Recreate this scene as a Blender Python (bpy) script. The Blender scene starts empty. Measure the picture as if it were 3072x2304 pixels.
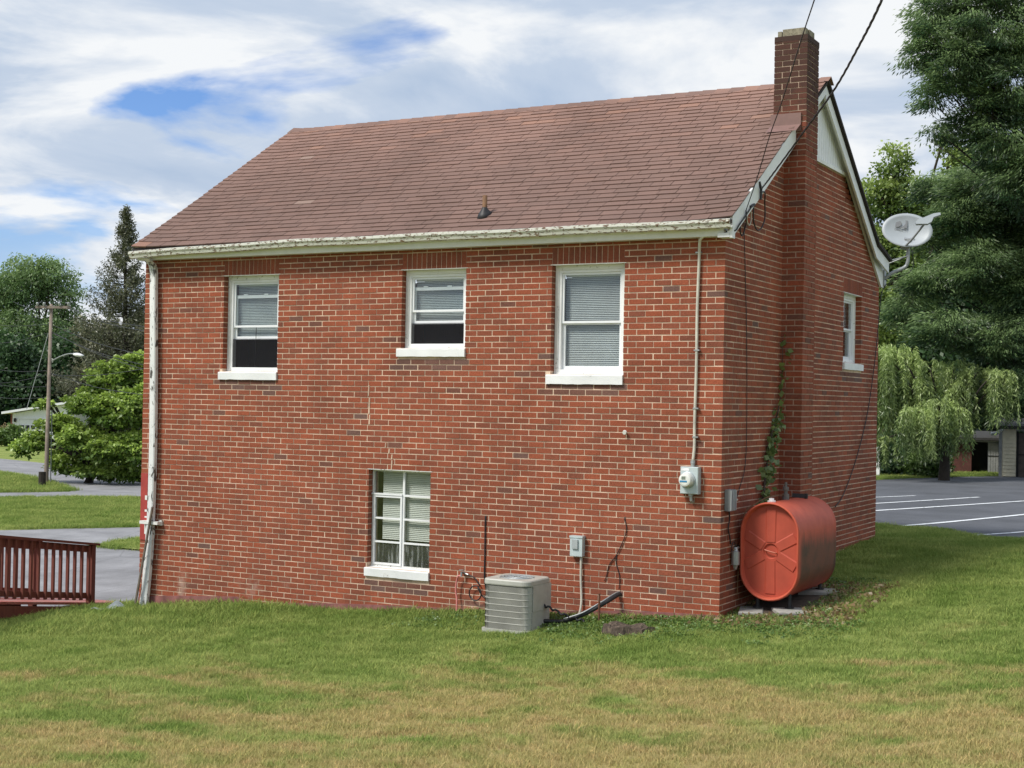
import bpy, math, random
import numpy as np
from mathutils import Vector, Matrix
from mathutils.geometry import delaunay_2d_cdt

random.seed(7)
RNG = np.random.default_rng(7)
scene = bpy.context.scene
COL = scene.collection
R = math.radians

# ------------------------------------------------------------------ camera
CAM = Vector((5.3396, -14.4147, 2.3044))
YAW, PITCH, ROLL, FPX = -0.50284, 0.01116, 0.01849, 4243.1
def cam_axes():
    f = Vector((math.sin(YAW)*math.cos(PITCH), math.cos(YAW)*math.cos(PITCH), math.sin(PITCH)))
    r = Vector((math.cos(YAW), -math.sin(YAW), 0)); u = r.cross(f)
    c, s = math.cos(ROLL), math.sin(ROLL)
    return c*r + s*u, -s*r + c*u, f
CR, CU, CF = cam_axes()
cam = bpy.data.cameras.new('camera'); cam_o = bpy.data.objects.new('camera', cam); COL.objects.link(cam_o)
cam.sensor_width = 36; cam.lens = FPX/3072*36; cam.clip_start = 0.1; cam.clip_end = 3000
m = Matrix.Identity(4)
for i in range(3):
    m[i][0], m[i][1], m[i][2], m[i][3] = CR[i], CU[i], -CF[i], CAM[i]
cam_o.matrix_world = m
scene.camera = cam_o
def at(x, y, d):
    "survey helper: the point seen at photo pixel (x, y) at d metres of depth"
    return CAM + d*(CF + CR*((x-1536)/FPX) - CU*((y-1152)/FPX))
def px(P):
    d = Vector(P) - CAM; z = d.dot(CF)
    return 1536 + FPX*d.dot(CR)/z, 1152 - FPX*d.dot(CU)/z, z

# ------------------------------------------------------------------ light
SUN = Vector((-0.45, -0.72, 1.0)).normalized()
world = bpy.data.worlds.new('World'); scene.world = world; world.use_nodes = True
def build_world():
    nt = world.node_tree; N = nt.nodes; L = nt.links; N.clear()
    out = N.new('ShaderNodeOutputWorld'); bg = N.new('ShaderNodeBackground'); L.new(bg.outputs[0], out.inputs[0])
    bg.inputs[1].default_value = 0.10
    sky = N.new('ShaderNodeTexSky'); sky.sky_type = 'NISHITA'; sky.sun_disc = False
    sky.sun_elevation = math.asin(SUN.z); sky.sun_rotation = math.atan2(SUN.x, SUN.y)
    sky.altitude = 300; sky.air_density = 1.0; sky.dust_density = 0.6; sky.ozone_density = 2.0
    tc = N.new('ShaderNodeTexCoord'); sep = N.new('ShaderNodeSeparateXYZ'); L.new(tc.outputs['Generated'], sep.inputs[0])
    def mth(op, a, b=None, c=None):
        n = N.new('ShaderNodeMath'); n.operation = op
        for i, v in enumerate((a, b, c)):
            if v is None: continue
            if isinstance(v, (int, float)): n.inputs[i].default_value = v
            else: L.new(v, n.inputs[i])
        return n.outputs[0]
    z = mth('ADD', mth('MAXIMUM', sep.outputs[2], 0.0), 0.16)
    cmb = N.new('ShaderNodeCombineXYZ')
    L.new(mth('DIVIDE', sep.outputs[0], z), cmb.inputs[0]); L.new(mth('DIVIDE', sep.outputs[1], z), cmb.inputs[1])
    def noise(scale, off, detail=8, rough=.55, dist=.0):
        mp = N.new('ShaderNodeMapping'); mp.inputs['Location'].default_value = off; L.new(cmb.outputs[0], mp.inputs[0])
        n = N.new('ShaderNodeTexNoise'); n.inputs['Scale'].default_value = scale; n.inputs['Detail'].default_value = detail
        n.inputs['Roughness'].default_value = rough; n.inputs['Distortion'].default_value = dist
        L.new(mp.outputs[0], n.inputs['Vector']); return n.outputs[0]
    def ramp(v, *st):
        r = N.new('ShaderNodeValToRGB'); e = r.color_ramp.elements
        while len(e) < len(st): e.new(.5)
        for k, (p, c) in enumerate(st): e[k].position = p; e[k].color = (*c, 1) if len(c) == 3 else c
        L.new(v, r.inputs[0]); return r.outputs[0]
    cover = ramp(noise(1.15, (18.50, 18.06, -4.434), 9, .52, .35), (.36, (0, 0, 0)), (.435, (1, 1, 1)))
    tone = ramp(noise(1.7, (-16.605, 13.42, 2.36), 9, .55, .5), (.34, (4.0, 4.95, 6.4)), (.47, (4.9, 5.7, 6.9)), (.60, (8.0, 8.2, 8.4)))
    low = ramp(sep.outputs[2], (.03, (1, 1, 1)), (.13, (0, 0, 0)))   # banks of cloud pile up toward the horizon
    cover = mth('MAXIMUM', cover, low)
    mix = N.new('ShaderNodeMix'); mix.data_type = 'RGBA'
    blue = N.new('ShaderNodeMix'); blue.data_type = 'RGBA'; blue.blend_type = 'MULTIPLY'; blue.inputs[0].default_value = 1
    L.new(sky.outputs[0], blue.inputs[6]); blue.inputs[7].default_value = (.80, 1.0, 1.35, 1)
    L.new(cover, mix.inputs[0]); L.new(blue.outputs[2], mix.inputs[6]); L.new(tone, mix.inputs[7])
    L.new(mix.outputs[2], bg.inputs[0])
build_world()
sun = bpy.data.lights.new('sun', 'SUN'); sun.energy = 3.5; sun.angle = R(15); sun.color = (1, .95, .87)
sun_o = bpy.data.objects.new('sun', sun); COL.objects.link(sun_o)
sun_o.rotation_euler = (-SUN).to_track_quat('-Z', 'Y').to_euler()
scene.view_settings.view_transform = 'Standard'; scene.view_settings.look = 'None'
scene.view_settings.exposure = 0.2; scene.view_settings.gamma = 1

# ------------------------------------------------------------------ materials
MATS = {}
class NT:
    def __init__(s, name):
        s.m = bpy.data.materials.new(name); s.m.use_nodes = True; s.t = s.m.node_tree
        s.N = s.t.nodes; s.L = s.t.links; s.p = s.N['Principled BSDF']; s.out = s.N['Material Output']; MATS[name] = s.m
    def n(s, typ, **kw):
        k = s.N.new('ShaderNode' + typ)
        for a, v in kw.items(): setattr(k, a, v)
        return k
    def link(s, a, b): s.L.new(a, b)
    def coord(s, kind='pos'):
        if kind == 'pos': return s.n('NewGeometry').outputs['Position']
        return s.n('TexCoord').outputs['Object']
    def noise(s, scale, detail=4, rough=.5, vec=None, dist=0, stretch=None, off=None):
        v = vec if vec is not None else s.coord()
        if stretch or off:
            mp = s.n('Mapping')
            if stretch: mp.inputs['Scale'].default_value = stretch
            if off: mp.inputs['Location'].default_value = off
            s.link(v, mp.inputs[0]); v = mp.outputs[0]
        k = s.n('TexNoise'); k.inputs['Scale'].default_value = scale; k.inputs['Detail'].default_value = detail
        k.inputs['Roughness'].default_value = rough; k.inputs['Distortion'].default_value = dist
        s.link(v, k.inputs['Vector']); return k.outputs[0]
    def ramp(s, v, *st, interp='LINEAR'):
        k = s.n('ValToRGB'); k.color_ramp.interpolation = interp; e = k.color_ramp.elements
        while len(e) < len(st): e.new(.5)
        for i, (p, c) in enumerate(st):
            e[i].position = p; e[i].color = (c, c, c, 1) if isinstance(c, (int, float)) else (*c, 1)
        s.link(v, k.inputs[0]); return k.outputs[0]
    def mix(s, f, a, b, mode='MIX'):
        k = s.n('Mix', data_type='RGBA', blend_type=mode)
        for i, v in ((0, f), (6, a), (7, b)):
            if isinstance(v, (int, float)): k.inputs[i].default_value = v if i == 0 else (v, v, v, 1)
            elif isinstance(v, tuple): k.inputs[i].default_value = (*v, 1)
            else: s.link(v, k.inputs[i])
        return k.outputs[2]
    def math(s, op, a, b=0.0):
        k = s.n('Math', operation=op)
        for i, v in enumerate((a, b)):
            if isinstance(v, (int, float)): k.inputs[i].default_value = v
            else: s.link(v, k.inputs[i])
        return k.outputs[0]
    def attr(s, name): return s.n('Attribute', attribute_name=name).outputs['Fac']
    def bump(s, h, strength=.3, dist=.01):
        k = s.n('Bump'); k.inputs['Strength'].default_value = strength; k.inputs['Distance'].default_value = dist
        s.link(h, k.inputs['Height']); s.link(k.outputs[0], s.p.inputs['Normal'])
    def base(s, c):
        if isinstance(c, tuple): s.p.inputs['Base Color'].default_value = (*c, 1)
        else: s.link(c, s.p.inputs['Base Color'])
    def rough(s, v):
        if isinstance(v, (int, float)): s.p.inputs['Roughness'].default_value = v
        else: s.link(v, s.p.inputs['Roughness'])
    def spec(s, v): s.p.inputs['Specular IOR Level'].default_value = v

def plain(name, col, rough=.6, metal=0, var=.25, vscale=9, bump=.0):
    k = NT(name); nz = k.noise(vscale, 5, .6)
    k.base(k.mix(k.ramp(nz, (.3, 0.0), (.7, 1.0)), tuple(c*(1-var) for c in col), tuple(min(1, c*(1+var*.6)) for c in col)))
    k.rough(rough); k.p.inputs['Metallic'].default_value = metal
    if bump: k.bump(k.noise(vscale*6, 4, .6), bump, .004)
    return k.m

def mat_brick(name, soot=False):
    k = NT(name); t = k.attr('tone')
    c = k.ramp(t, (0.0, (.325, .086, .043)), (.25, (.282, .080, .043)), (.50, (.245, .076, .044)), (.72, (.205, .071, .045)), (.88, (.172, .076, .055)), (1.0, (.158, .094, .080)))
    fine = k.noise(55, 5, .65); c = k.mix(.8, c, k.ramp(fine, (.25, .55), (.75, 1.35)), 'MULTIPLY')
    big = k.noise(.9, 6, .65, None, .5, (1, 1, 1.6)); c = k.mix(.75, c, k.ramp(big, (.32, .66), (.62, 1.12)), 'MULTIPLY')
    run = k.noise(1.5, 6, .7, None, .3, (2.4, 2.4, .22)); c = k.mix(k.ramp(run, (.58, 0.0), (.80, .55)), c, (.10, .052, .040))
    zs = k.n('SeparateXYZ'); k.link(k.coord(), zs.inputs[0])   # salts bloomed out of the lowest courses
    bloom = k.math('MULTIPLY', k.ramp(k.math('ADD', zs.outputs[2], .3), (.05, 1.0), (.33, 0.0)), k.ramp(k.noise(1.3, 5, .65, off=(2, 5, 1)), (.56, 0.0), (.68, .7)))
    c = k.mix(bloom, c, (.46, .37, .31))
    if soot:
        z = k.n('SeparateXYZ'); k.link(k.coord(), z.inputs[0])
        zz = k.math('ADD', z.outputs[2], k.math('MULTIPLY', k.noise(5, 4), .7))
        c = k.mix(k.ramp(k.math('MULTIPLY', k.math('SUBTRACT', zz, 5.35), .75), (.1, 0.0), (.85, .88)), c, (.045, .030, .026))
    k.base(c); k.rough(.9); k.spec(.25); k.bump(fine, .35, .004); return k.m
mat_brick('brick'); mat_brick('chimney_brick', True)
def mat_mortar(name, col):
    k = NT(name); a = k.noise(3.1, 5, .6); b = k.noise(70, 3)
    c = k.mix(k.ramp(a, (.33, 0.0), (.62, 1.0)), tuple(x*.52 for x in col), col)
    c = k.mix(.5, c, k.ramp(b, (.3, .7), (.7, 1.15)), 'MULTIPLY')
    k.base(c); k.rough(.95); k.spec(.2); k.bump(b, .3, .003); return k.m
mat_mortar('mortar', (.74, .55, .41)); mat_mortar('chimney_mortar', (.58, .43, .33))
def mat_shingle():
    k = NT('shingle'); t = k.attr('tone')
    c = k.ramp(t, (0.0, (.175, .113, .095)), (.35, (.207, .130, .108)), (.62, (.240, .146, .119)), (.80, (.272, .160, .125)), (.92, (.295, .168, .125)), (1.0, (.29, .225, .195)))
    g = k.noise(260, 2, .7); c = k.mix(.8, c, k.ramp(g, (.25, .6), (.75, 1.35)), 'MULTIPLY')
    w = k.noise(.55, 5, .6, stretch=(1, .6, .6)); c = k.mix(.6, c, k.ramp(w, (.3, .72), (.7, 1.2)), 'MULTIPLY')
    k.base(c); k.rough(.92); k.spec(.25); k.bump(g, .4, .003); return k.m
mat_shingle()
plain('roof_felt', (.035, .028, .026), .95)
def mat_white(name, col, peel, scale=8, under=(.16, .13, .10), stretch=(1, 1, 1), rough=.5, rust=False):
    k = NT(name); v = k.coord()
    a = k.noise(scale, 8, .68, v, .6, stretch); f = k.ramp(a, (peel-.03, 1.0), (peel+.015, 0.0))
    dirt = k.noise(2.3, 6, .65, v); c = k.mix(k.ramp(dirt, (.35, .0), (.75, .55)), col, tuple(x*.62 for x in col))
    u = k.mix(k.ramp(k.noise(scale*3, 4, .6, v), (.4, 0.0), (.6, 1.0)), under, (.19, .085, .035) if rust else tuple(x*1.7 for x in under))
    k.base(k.mix(f, c, u)); k.rough(rough); k.bump(f, .5, .003); return k.m
mat_white('white_paint', (.82, .83, .82), .30, 6, stretch=(1, 1, .5))
mat_white('frame_paint', (.90, .91, .91), .26, 7)
mat_white('old_paint', (.84, .84, .80), .385, 16, (.17, .15, .12))
mat_white('sill_paint', (.84, .85, .85), .335, 9, (.35, .33, .30))
mat_white('gutter_paint', (.70, .70, .63), .455, 27, (.14, .12, .09), (.6, 1, 1.4), rust=True)
mat_white('downspout_paint', (.80, .81, .80), .44, 12, (.07, .065, .06), (1.2, 1.2, .45))
plain('trim_white', (.78, .79, .80), .45, var=.08)
plain('vinyl', (.80, .82, .84), .35, var=.05)
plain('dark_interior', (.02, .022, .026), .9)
plain('blind_white', (.60, .63, .62), .5, var=.12, vscale=3)
plain('blind_cream', (.58, .58, .51), .5, var=.12, vscale=3)
plain('foundation', (.26, .105, .095), .9, var=.5, vscale=5, bump=.4)
plain('concrete', (.34, .33, .30), .95, var=.35, vscale=7, bump=.5)
plain('crown_mortar', (.26, .235, .17), .95, var=.6, vscale=22, bump=.6)
plain('galvanised', (.40, .42, .42), .45, .6, .2)
plain('grey_metal', (.42, .45, .46), .4, .3, .12, 5)
plain('conduit_paint', (.58, .55, .47), .55, 0, .3, 6)
plain('box_grey', (.50, .57, .58), .4, .1, .1, 5)
plain('black_rubber', (.018, .018, .02), .55, var=.3)
plain('cable_black', (.012, .012, .016), .55, var=.2)
plain('copper_pipe', (.20, .105, .05), .55, .4, .4, 20)
plain('rust', (.16, .065, .035), .9, 0, .5, 30, .4)
plain('ac_cream', (.43, .43, .385), .45, 0, .15, 6)
plain('ac_dark', (.045, .048, .05), .7, 0, .5, 8)
plain('meter_white', (.74, .75, .70), .25, var=.05)
plain('meter_screen', (.20, .23, .19), .3)
plain('meter_blue', (.04, .22, .42), .4)
plain('dish_grey', (.37, .41, .44), .45, var=.08, vscale=4)
plain('dish_arm', (.30, .32, .33), .45, .2, .1)
plain('dish_print', (.17, .18, .19), .6, var=.05)
plain('flashing', (.20, .115, .10), .6, var=.15)
plain('red_board', (.38, .05, .04), .7, var=.2)
plain('hose_pink', (.62, .22, .20), .5)
plain('hose_black', (.02, .02, .022), .5)
plain('pole_wood', (.25, .20, .165), .95, var=.4, vscale=3, bump=.5)
plain('garage_white', (.80, .81, .82), .6, var=.08)
plain('dark_glass', (.03, .035, .04), .15)
plain('siding_cream', (.62, .57, .42), .7, var=.12)
plain('shed_red', (.10, .035, .028), .85, var=.3)
plain('shed_grey', (.24, .25, .25), .85, var=.2)
plain('shed_brown', (.085, .07, .06), .85, var=.3)
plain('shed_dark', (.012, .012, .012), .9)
plain('shed_roof', (.035, .034, .032), .9, var=.2)
plain('garage_brick', (.22, .09, .06), .9)
plain('bark', (.085, .066, .05), .95, var=.45, vscale=14, bump=.7)
plain('bark_dark', (.035, .028, .022), .95, var=.4, vscale=14, bump=.6)
plain('vent_rust', (.19, .105, .055), .8, .2, .4, 18)
plain('grey_board', (.20, .165, .13), .9, var=.35, vscale=10, bump=.4)
plain('plastic_sheet', (.22, .25, .25), .35)
plain('lamp_white', (.85, .85, .85), .4)
def mat_stain_wood():
    k = NT('red_stain'); v = k.coord()
    g = k.noise(5, 6, .65, v, 1.2, (6, 6, .7)); b = k.noise(1.6, 5, .6, v)
    c = k.mix(k.ramp(g, (.3, 0.0), (.7, 1.0)), (.115, .027, .020), (.205, .056, .034))
    c = k.mix(k.ramp(b, (.4, 0.0), (.75, .6)), c, (.15, .06, .045)); k.base(c); k.rough(.75); k.bump(g, .3, .004)
mat_stain_wood()
def mat_deck():
    k = NT('deck_wood'); g = k.noise(6, 6, .65, None, .8, (6, .7, 6)); b = k.noise(2.5, 5, .6)
    c = k.mix(k.ramp(g, (.3, 0.0), (.7, 1.0)), (.30, .075, .058), (.46, .16, .13))
    c = k.mix(k.ramp(b, (.45, 0.0), (.7, .7)), c, (.36, .30, .27)); k.base(c); k.rough(.7)
mat_deck()
def mat_tank():
    k = NT('tank_paint'); v = k.coord()
    sep = k.n('SeparateXYZ'); k.link(v, sep.inputs[0])
    c = k.mix(k.ramp(k.noise(6, 5, .6, v), (.3, 0.0), (.7, 1.0)), (.42, .064, .030), (.52, .094, .046))
    # rust and mildew that ran down the outer side of the shell
    drip = k.noise(4.2, 7, .75, v, .5, (2.6, 2.6, .45)); blot = k.noise(2.0, 6, .6, v, off=(3, 1, 2))
    side = k.ramp(sep.outputs[0], (.62, 0.0), (.74, 1.0))
    inner = k.ramp(sep.outputs[1], (.47, 0.0), (.56, 1.0))
    low = k.ramp(sep.outputs[2], (.0, 1.0), (.60, .95), (1.0, 0.0))
    low = k.ramp(k.math('ADD', k.math('MULTIPLY', low, .66), k.math('MULTIPLY', drip, .60)), (.46, 0.0), (.74, 1.0))
    f = k.math('MULTIPLY', k.math('MULTIPLY', side, inner), low)
    grime = k.mix(k.ramp(blot, (.42, 0.0), (.56, 1.0)), (.12, .045, .022), (.030, .028, .014))
    c = k.mix(f, c, grime); k.base(c); k.rough(.62); k.bump(k.noise(40, 4, .6, v), .15, .003)
mat_tank()
plain('tank_end', (.42, .066, .034), .6, var=.14, vscale=5, bump=.1)
def schlick(k):
    lw = k.n('LayerWeight'); lw.inputs[0].default_value = .5
    return k.math('ADD', .05, k.math('MULTIPLY', .95, k.math('POWER', lw.outputs['Facing'], 5.0)))
def mat_glass():
    k = NT('glass'); t = k.n('BsdfTransparent'); g = k.n('BsdfGlossy'); g.inputs['Roughness'].default_value = .03
    t.inputs[0].default_value = (.93, .95, .95, 1); fr = schlick(k)
    mx = k.n('MixShader'); k.link(fr, mx.inputs[0]); k.link(t.outputs[0], mx.inputs[1]); k.link(g.outputs[0], mx.inputs[2])
    # a little wave in the old panes
    b = k.n('Bump'); b.inputs['Strength'].default_value = .06; k.link(k.noise(4, 2), b.inputs['Height']); k.link(b.outputs[0], g.inputs['Normal'])
    k.link(mx.outputs[0], k.out.inputs[0])
mat_glass()
def mat_screen():
    k = NT('insect_screen'); t = k.n('BsdfTransparent'); d = k.n('BsdfDiffuse'); d.inputs[0].default_value = (.03, .03, .034, 1)
    mx = k.n('MixShader'); mx.inputs[0].default_value = .4; k.link(t.outputs[0], mx.inputs[1]); k.link(d.outputs[0], mx.inputs[2])
    k.link(mx.outputs[0], k.out.inputs[0])
mat_screen()
def mat_dirty_glass():
    k = NT('dirty_glass'); v = k.coord()
    t = k.n('BsdfTransparent'); g = k.n('BsdfGlossy'); g.inputs['Roughness'].default_value = .06
    fr = schlick(k); mx = k.n('MixShader')
    k.link(fr, mx.inputs[0]); k.link(t.outputs[0], mx.inputs[1]); k.link(g.outputs[0], mx.inputs[2])
    d = k.n('BsdfDiffuse'); d.inputs[0].default_value = (.5, .53, .50, 1); m2 = k.n('MixShader')
    k.link(k.ramp(k.noise(9, 6, .7, v, .3, (2.5, 1, .25)), (.52, .03), (.78, .55)), m2.inputs[0])
    k.link(mx.outputs[0], m2.inputs[1]); k.link(d.outputs[0], m2.inputs[2]); k.link(m2.outputs[0], k.out.inputs[0])
mat_dirty_glass()
def grass_colour(k):
    v = k.coord(); sep = k.n('SeparateXYZ'); k.link(v, sep.inputs[0])
    # dryness of the turf: greener by the walls and to the west, parched in the open
    wall = k.ramp(k.math('MULTIPLY', k.math('ADD', sep.outputs[1], 4.2), .25), (0.0, 0.0), (1.0, 1.0))
    west = k.ramp(k.math('MULTIPLY', k.math('SUBTRACT', 0.4, sep.outputs[0]), .14), (0.0, 0.0), (1.0, 1.0))
    n1 = k.noise(.8, 5, .6, v, .4, (.75, 1.5, 1)); n2 = k.noise(3.4, 4, .6, v, .2)
    d = k.math('ADD', k.math('MULTIPLY', n1, .95), k.math('MULTIPLY', n2, .45))
    d = k.math('SUBTRACT', d, k.math('MULTIPLY', wall, .33)); d = k.math('SUBTRACT', k.math('ADD', d, .035), k.math('MULTIPLY', west, .26))
    dry = k.ramp(d, (.575, 0.0), (.73, .95))
    lush = k.mix(k.ramp(k.noise(1.3, 4), (.35, 0.0), (.65, 1.0)), (.205, .290, .078), (.335, .395, .135))
    return k.mix(dry, lush, k.mix(k.ramp(k.noise(5, 3), (.35, 0.0), (.65, 1.0)), (.52, .41, .215), (.43, .39, .17)))
def mat_lawn():
    k = NT('lawn'); c = grass_colour(k); f = k.noise(38, 5, .7); c = k.mix(.7, c, k.ramp(f, (.3, .45), (.7, 1.3)), 'MULTIPLY')
    k.base(k.mix(1, c, (.90, .86, .78), 'MULTIPLY')); k.rough(.95); k.spec(.1); k.bump(f, .9, .03)
mat_lawn()
def mat_blade(name, tint=(1, 1, 1)):
    k = NT(name); c = grass_colour(k)
    t = k.attr('tone'); c = k.mix(1, c, k.ramp(t, (0, (.62, .70, .55)), (.6, (1.05, 1.05, 1.0)), (1, (1.75, 1.5, 1.3))), 'MULTIPLY')
    c = k.mix(1, c, tint, 'MULTIPLY')
    k.N.remove(k.p); d = k.n('BsdfDiffuse'); tr = k.n('BsdfTranslucent'); mx = k.n('MixShader'); mx.inputs[0].default_value = .35
    k.link(c, d.inputs[0]); k.link(c, tr.inputs[0]); k.link(d.outputs[0], mx.inputs[1]); k.link(tr.outputs[0], mx.inputs[2]); k.link(mx.outputs[0], k.out.inputs[0])
mat_blade('grass_blade')
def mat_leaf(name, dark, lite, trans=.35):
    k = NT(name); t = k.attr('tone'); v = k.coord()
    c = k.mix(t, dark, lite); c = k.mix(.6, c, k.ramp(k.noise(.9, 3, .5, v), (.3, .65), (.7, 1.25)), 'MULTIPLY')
    k.N.remove(k.p); d = k.n('BsdfDiffuse'); tr = k.n('BsdfTranslucent'); gl = k.n('BsdfGlossy'); gl.inputs['Roughness'].default_value = .45
    mx = k.n('MixShader'); mx.inputs[0].default_value = trans; m2 = k.n('MixShader'); m2.inputs[0].default_value = .05
    k.link(c, d.inputs[0]); k.link(c, tr.inputs[0]); k.link(d.outputs[0], mx.inputs[1]); k.link(tr.outputs[0], mx.inputs[2])
    k.link(mx.outputs[0], m2.inputs[1]); k.link(gl.outputs[0], m2.inputs[2]); k.link(m2.outputs[0], k.out.inputs[0])
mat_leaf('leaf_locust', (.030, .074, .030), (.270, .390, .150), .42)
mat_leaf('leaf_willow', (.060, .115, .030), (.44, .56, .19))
mat_leaf('leaf_light', (.085, .150, .030), (.34, .44, .11))
mat_leaf('leaf_far_light', (0.093, 0.178, 0.060), (0.255, 0.365, 0.128))
mat_leaf('leaf_dark', (0.020, 0.058, 0.024), (0.076, 0.145, 0.051))
mat_leaf('leaf_conifer', (.045, .058, .034), (.21, .21, .12), .15)
mat_leaf('leaf_dogwood', (.085, .165, .020), (.40, .54, .10))
mat_leaf('leaf_shrub', (0.052, 0.104, 0.023), (0.156, 0.247, 0.058))
mat_leaf('leaf_vine', (.08, .15, .04), (.26, .34, .12))
plain('tank_handle', (.55, .16, .10), .5)
plain('vent_metal', (.16, .15, .14), .6, .3, .3)
plain('soil', (.075, .052, .036), .98, var=.5, vscale=12, bump=.8)
mat_leaf('leaf_clover', (.07, .14, .03), (.20, .31, .075))
mat_leaf('leaf_dead', (0.182, 0.111, 0.046), (0.364, 0.260, 0.130), .2)
def mat_asphalt(name, col):
    k = NT(name); a = k.noise(1.1, 6, .65); b = k.noise(90, 3, .6)
    c = k.mix(k.ramp(a, (.3, 0.0), (.7, 1.0)), tuple(x*.75 for x in col), tuple(x*1.2 for x in col))
    s = k.noise(.8, 5, .6, stretch=(.25, 1.6, 1)); c = k.mix(.5, c, k.ramp(s, (.3, .7), (.7, 1.25)), 'MULTIPLY')
    c = k.mix(.6, c, k.ramp(b, (.3, .6), (.7, 1.4)), 'MULTIPLY')
    vo = k.n('TexVoronoi', feature='DISTANCE_TO_EDGE'); vo.inputs['Scale'].default_value = .42; wv = k.mix(.22, k.coord(), k.n('TexNoise').outputs[1]); k.link(wv, vo.inputs['Vector'])
    c = k.mix(k.ramp(vo.outputs[0], (.0, .30), (.008, 0.0)), c, (.03, .03, .032))
    oil = k.noise(.45, 5, .7, off=(4, 9, 0)); c = k.mix(k.ramp(oil, (.60, 0.0), (.70, .5)), c, tuple(x*.45 for x in col)); k.base(c); k.rough(.85); k.bump(b, .4, .006)
mat_asphalt('asphalt', (.088, .094, .108)); mat_asphalt('old_asphalt', (.235, .235, .245))
def mat_line():
    k = NT('line_paint'); f = k.ramp(k.noise(9, 6, .7), (.36, 0.0), (.44, 1.0)); k.base(k.mix(f, (.16, .17, .19), (.72, .75, .78))); k.rough(.8)
mat_line()
def mat_stump():
    k = NT('stump_wood'); f = k.noise(7, 6, .7, None, .6, (4, 4, .6))
    k.base(k.ramp(f, (.3, (.022, .017, .013)), (.5, (.075, .055, .040)), (.7, (.20, .155, .11)))); k.rough(.95); k.bump(f, .8, .02)
mat_stump()

# ------------------------------------------------------------------ mesh helpers
class MB:
    def __init__(s): s.v, s.f, s.t = [], [], []
    def add(s, vs, fs, tone=None):
        o = len(s.v); s.v.extend(tuple(v) for v in vs); s.f.extend(tuple(i+o for i in f) for f in fs)
        s.t.extend([.5 if tone is None else tone]*len(vs)); return s
    def box(s, a, b, tone=None, M=None):
        (x0, y0, z0), (x1, y1, z1) = a, b
        vs = [(x0,y0,z0),(x1,y0,z0),(x1,y1,z0),(x0,y1,z0),(x0,y0,z1),(x1,y0,z1),(x1,y1,z1),(x0,y1,z1)]
        if M is not None: vs = [M @ Vector(v) for v in vs]
        return s.add(vs, [(0,3,2,1),(4,5,6,7),(0,1,5,4),(1,2,6,5),(2,3,7,6),(3,0,4,7)], tone)
    def bar(s, p, q, w, h, up=(0, 0, 1), tone=None):
        p, q = Vector(p), Vector(q); d = (q-p).normalized(); up = Vector(up)
        x = d.cross(up).normalized(); z = x.cross(d)
        vs = [e + x*(a*w/2) + z*(b*h/2) for e in (p, q) for a, b in ((-1,-1),(1,-1),(1,1),(-1,1))]
        return s.add(vs, [(0,1,2,3),(7,6,5,4),(0,4,5,1),(1,5,6,2),(2,6,7,3),(3,7,4,0)], tone)
    def tube(s, pts, rad, n=8, tone=None, cap=True):
        pts = [Vector(p) for p in pts]; rad = rad if hasattr(rad, '__len__') else [rad]*len(pts)
        vs, fs = [], []; ref = Vector((.31, .17, .93))
        for i, p in enumerate(pts):
            d = (pts[min(i+1, len(pts)-1)] - pts[max(i-1, 0)])
            d = d.normalized() if d.length > 1e-9 else Vector((0, 0, 1))
            x = d.cross(ref); x = x.normalized() if x.length > 1e-4 else d.orthogonal().normalized(); y = d.cross(x)
            for k in range(n):
                a = 2*math.pi*k/n; vs.append(p + (x*math.cos(a) + y*math.sin(a))*rad[i])
            if i:
                o = (i-1)*n
                for k in range(n): fs.append((o+k, o+(k+1) % n, o+n+(k+1) % n, o+n+k))
        if cap: fs.append(tuple(range(n-1, -1, -1))); fs.append(tuple(range(len(vs)-n, len(vs))))
        return s.add(vs, fs, tone)
    def loft(s, rings, tone=None, closed=True, cap0=True, cap1=True):
        n = len(rings[0]); vs = [v for r in rings for v in r]; fs = []
        for i in range(len(rings)-1):
            for k in range(n if closed else n-1): fs.append((i*n+k, i*n+(k+1) % n, (i+1)*n+(k+1) % n, (i+1)*n+k))
        if cap0: fs.append(tuple(range(n-1, -1, -1)))
        if cap1: fs.append(tuple(range(len(vs)-n, len(vs))))
        return s.add(vs, fs, tone)
    def prism(s, poly, axis, a, b, tone=None):
        "polygon in the two other axes, extruded along axis from a to b"
        def P(u, w, k): return (k, u, w) if axis == 'x' else (u, k, w) if axis == 'y' else (u, w, k)
        n = len(poly); vs = [P(u, w, a) for u, w in poly] + [P(u, w, b) for u, w in poly]
        return s.add(vs, [tuple(range(n)), tuple(range(2*n-1, n-1, -1))] + [(k, (k+1) % n, n+(k+1) % n, n+k) for k in range(n)], tone)
    def mesh(s, name, mat, smooth=False, fix=True):
        me = bpy.data.meshes.new(name); me.from_pydata(s.v, [], s.f); me.materials.append(MATS[mat])
        at_ = me.attributes.new('tone', 'FLOAT', 'POINT'); at_.data.foreach_set('value', np.array(s.t, dtype=np.float32))
        if fix:
            import bmesh
            bm = bmesh.new(); bm.from_mesh(me); bmesh.ops.recalc_face_normals(bm, faces=bm.faces); bm.to_mesh(me); bm.free()
        if smooth: me.polygons.foreach_set('use_smooth', [True]*len(me.polygons))
        me.update(); return me
    def build(s, name, mat, parent=None, smooth=False, fix=True, label=None, kind=None):
        return link(bpy.data.objects.new(name, s.mesh(name, mat, smooth, fix)), parent, label, kind)
def link(o, parent=None, label=None, kind=None):
    COL.objects.link(o)
    if parent is not None:
        o.parent = parent; o.matrix_parent_inverse = WORLD_OF[parent.name].inverted() if parent.name in WORLD_OF else Matrix.Identity(4)
    if label: o['label'] = label
    if kind: o['kind'] = kind
    return o
WORLD_OF = {}
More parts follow.
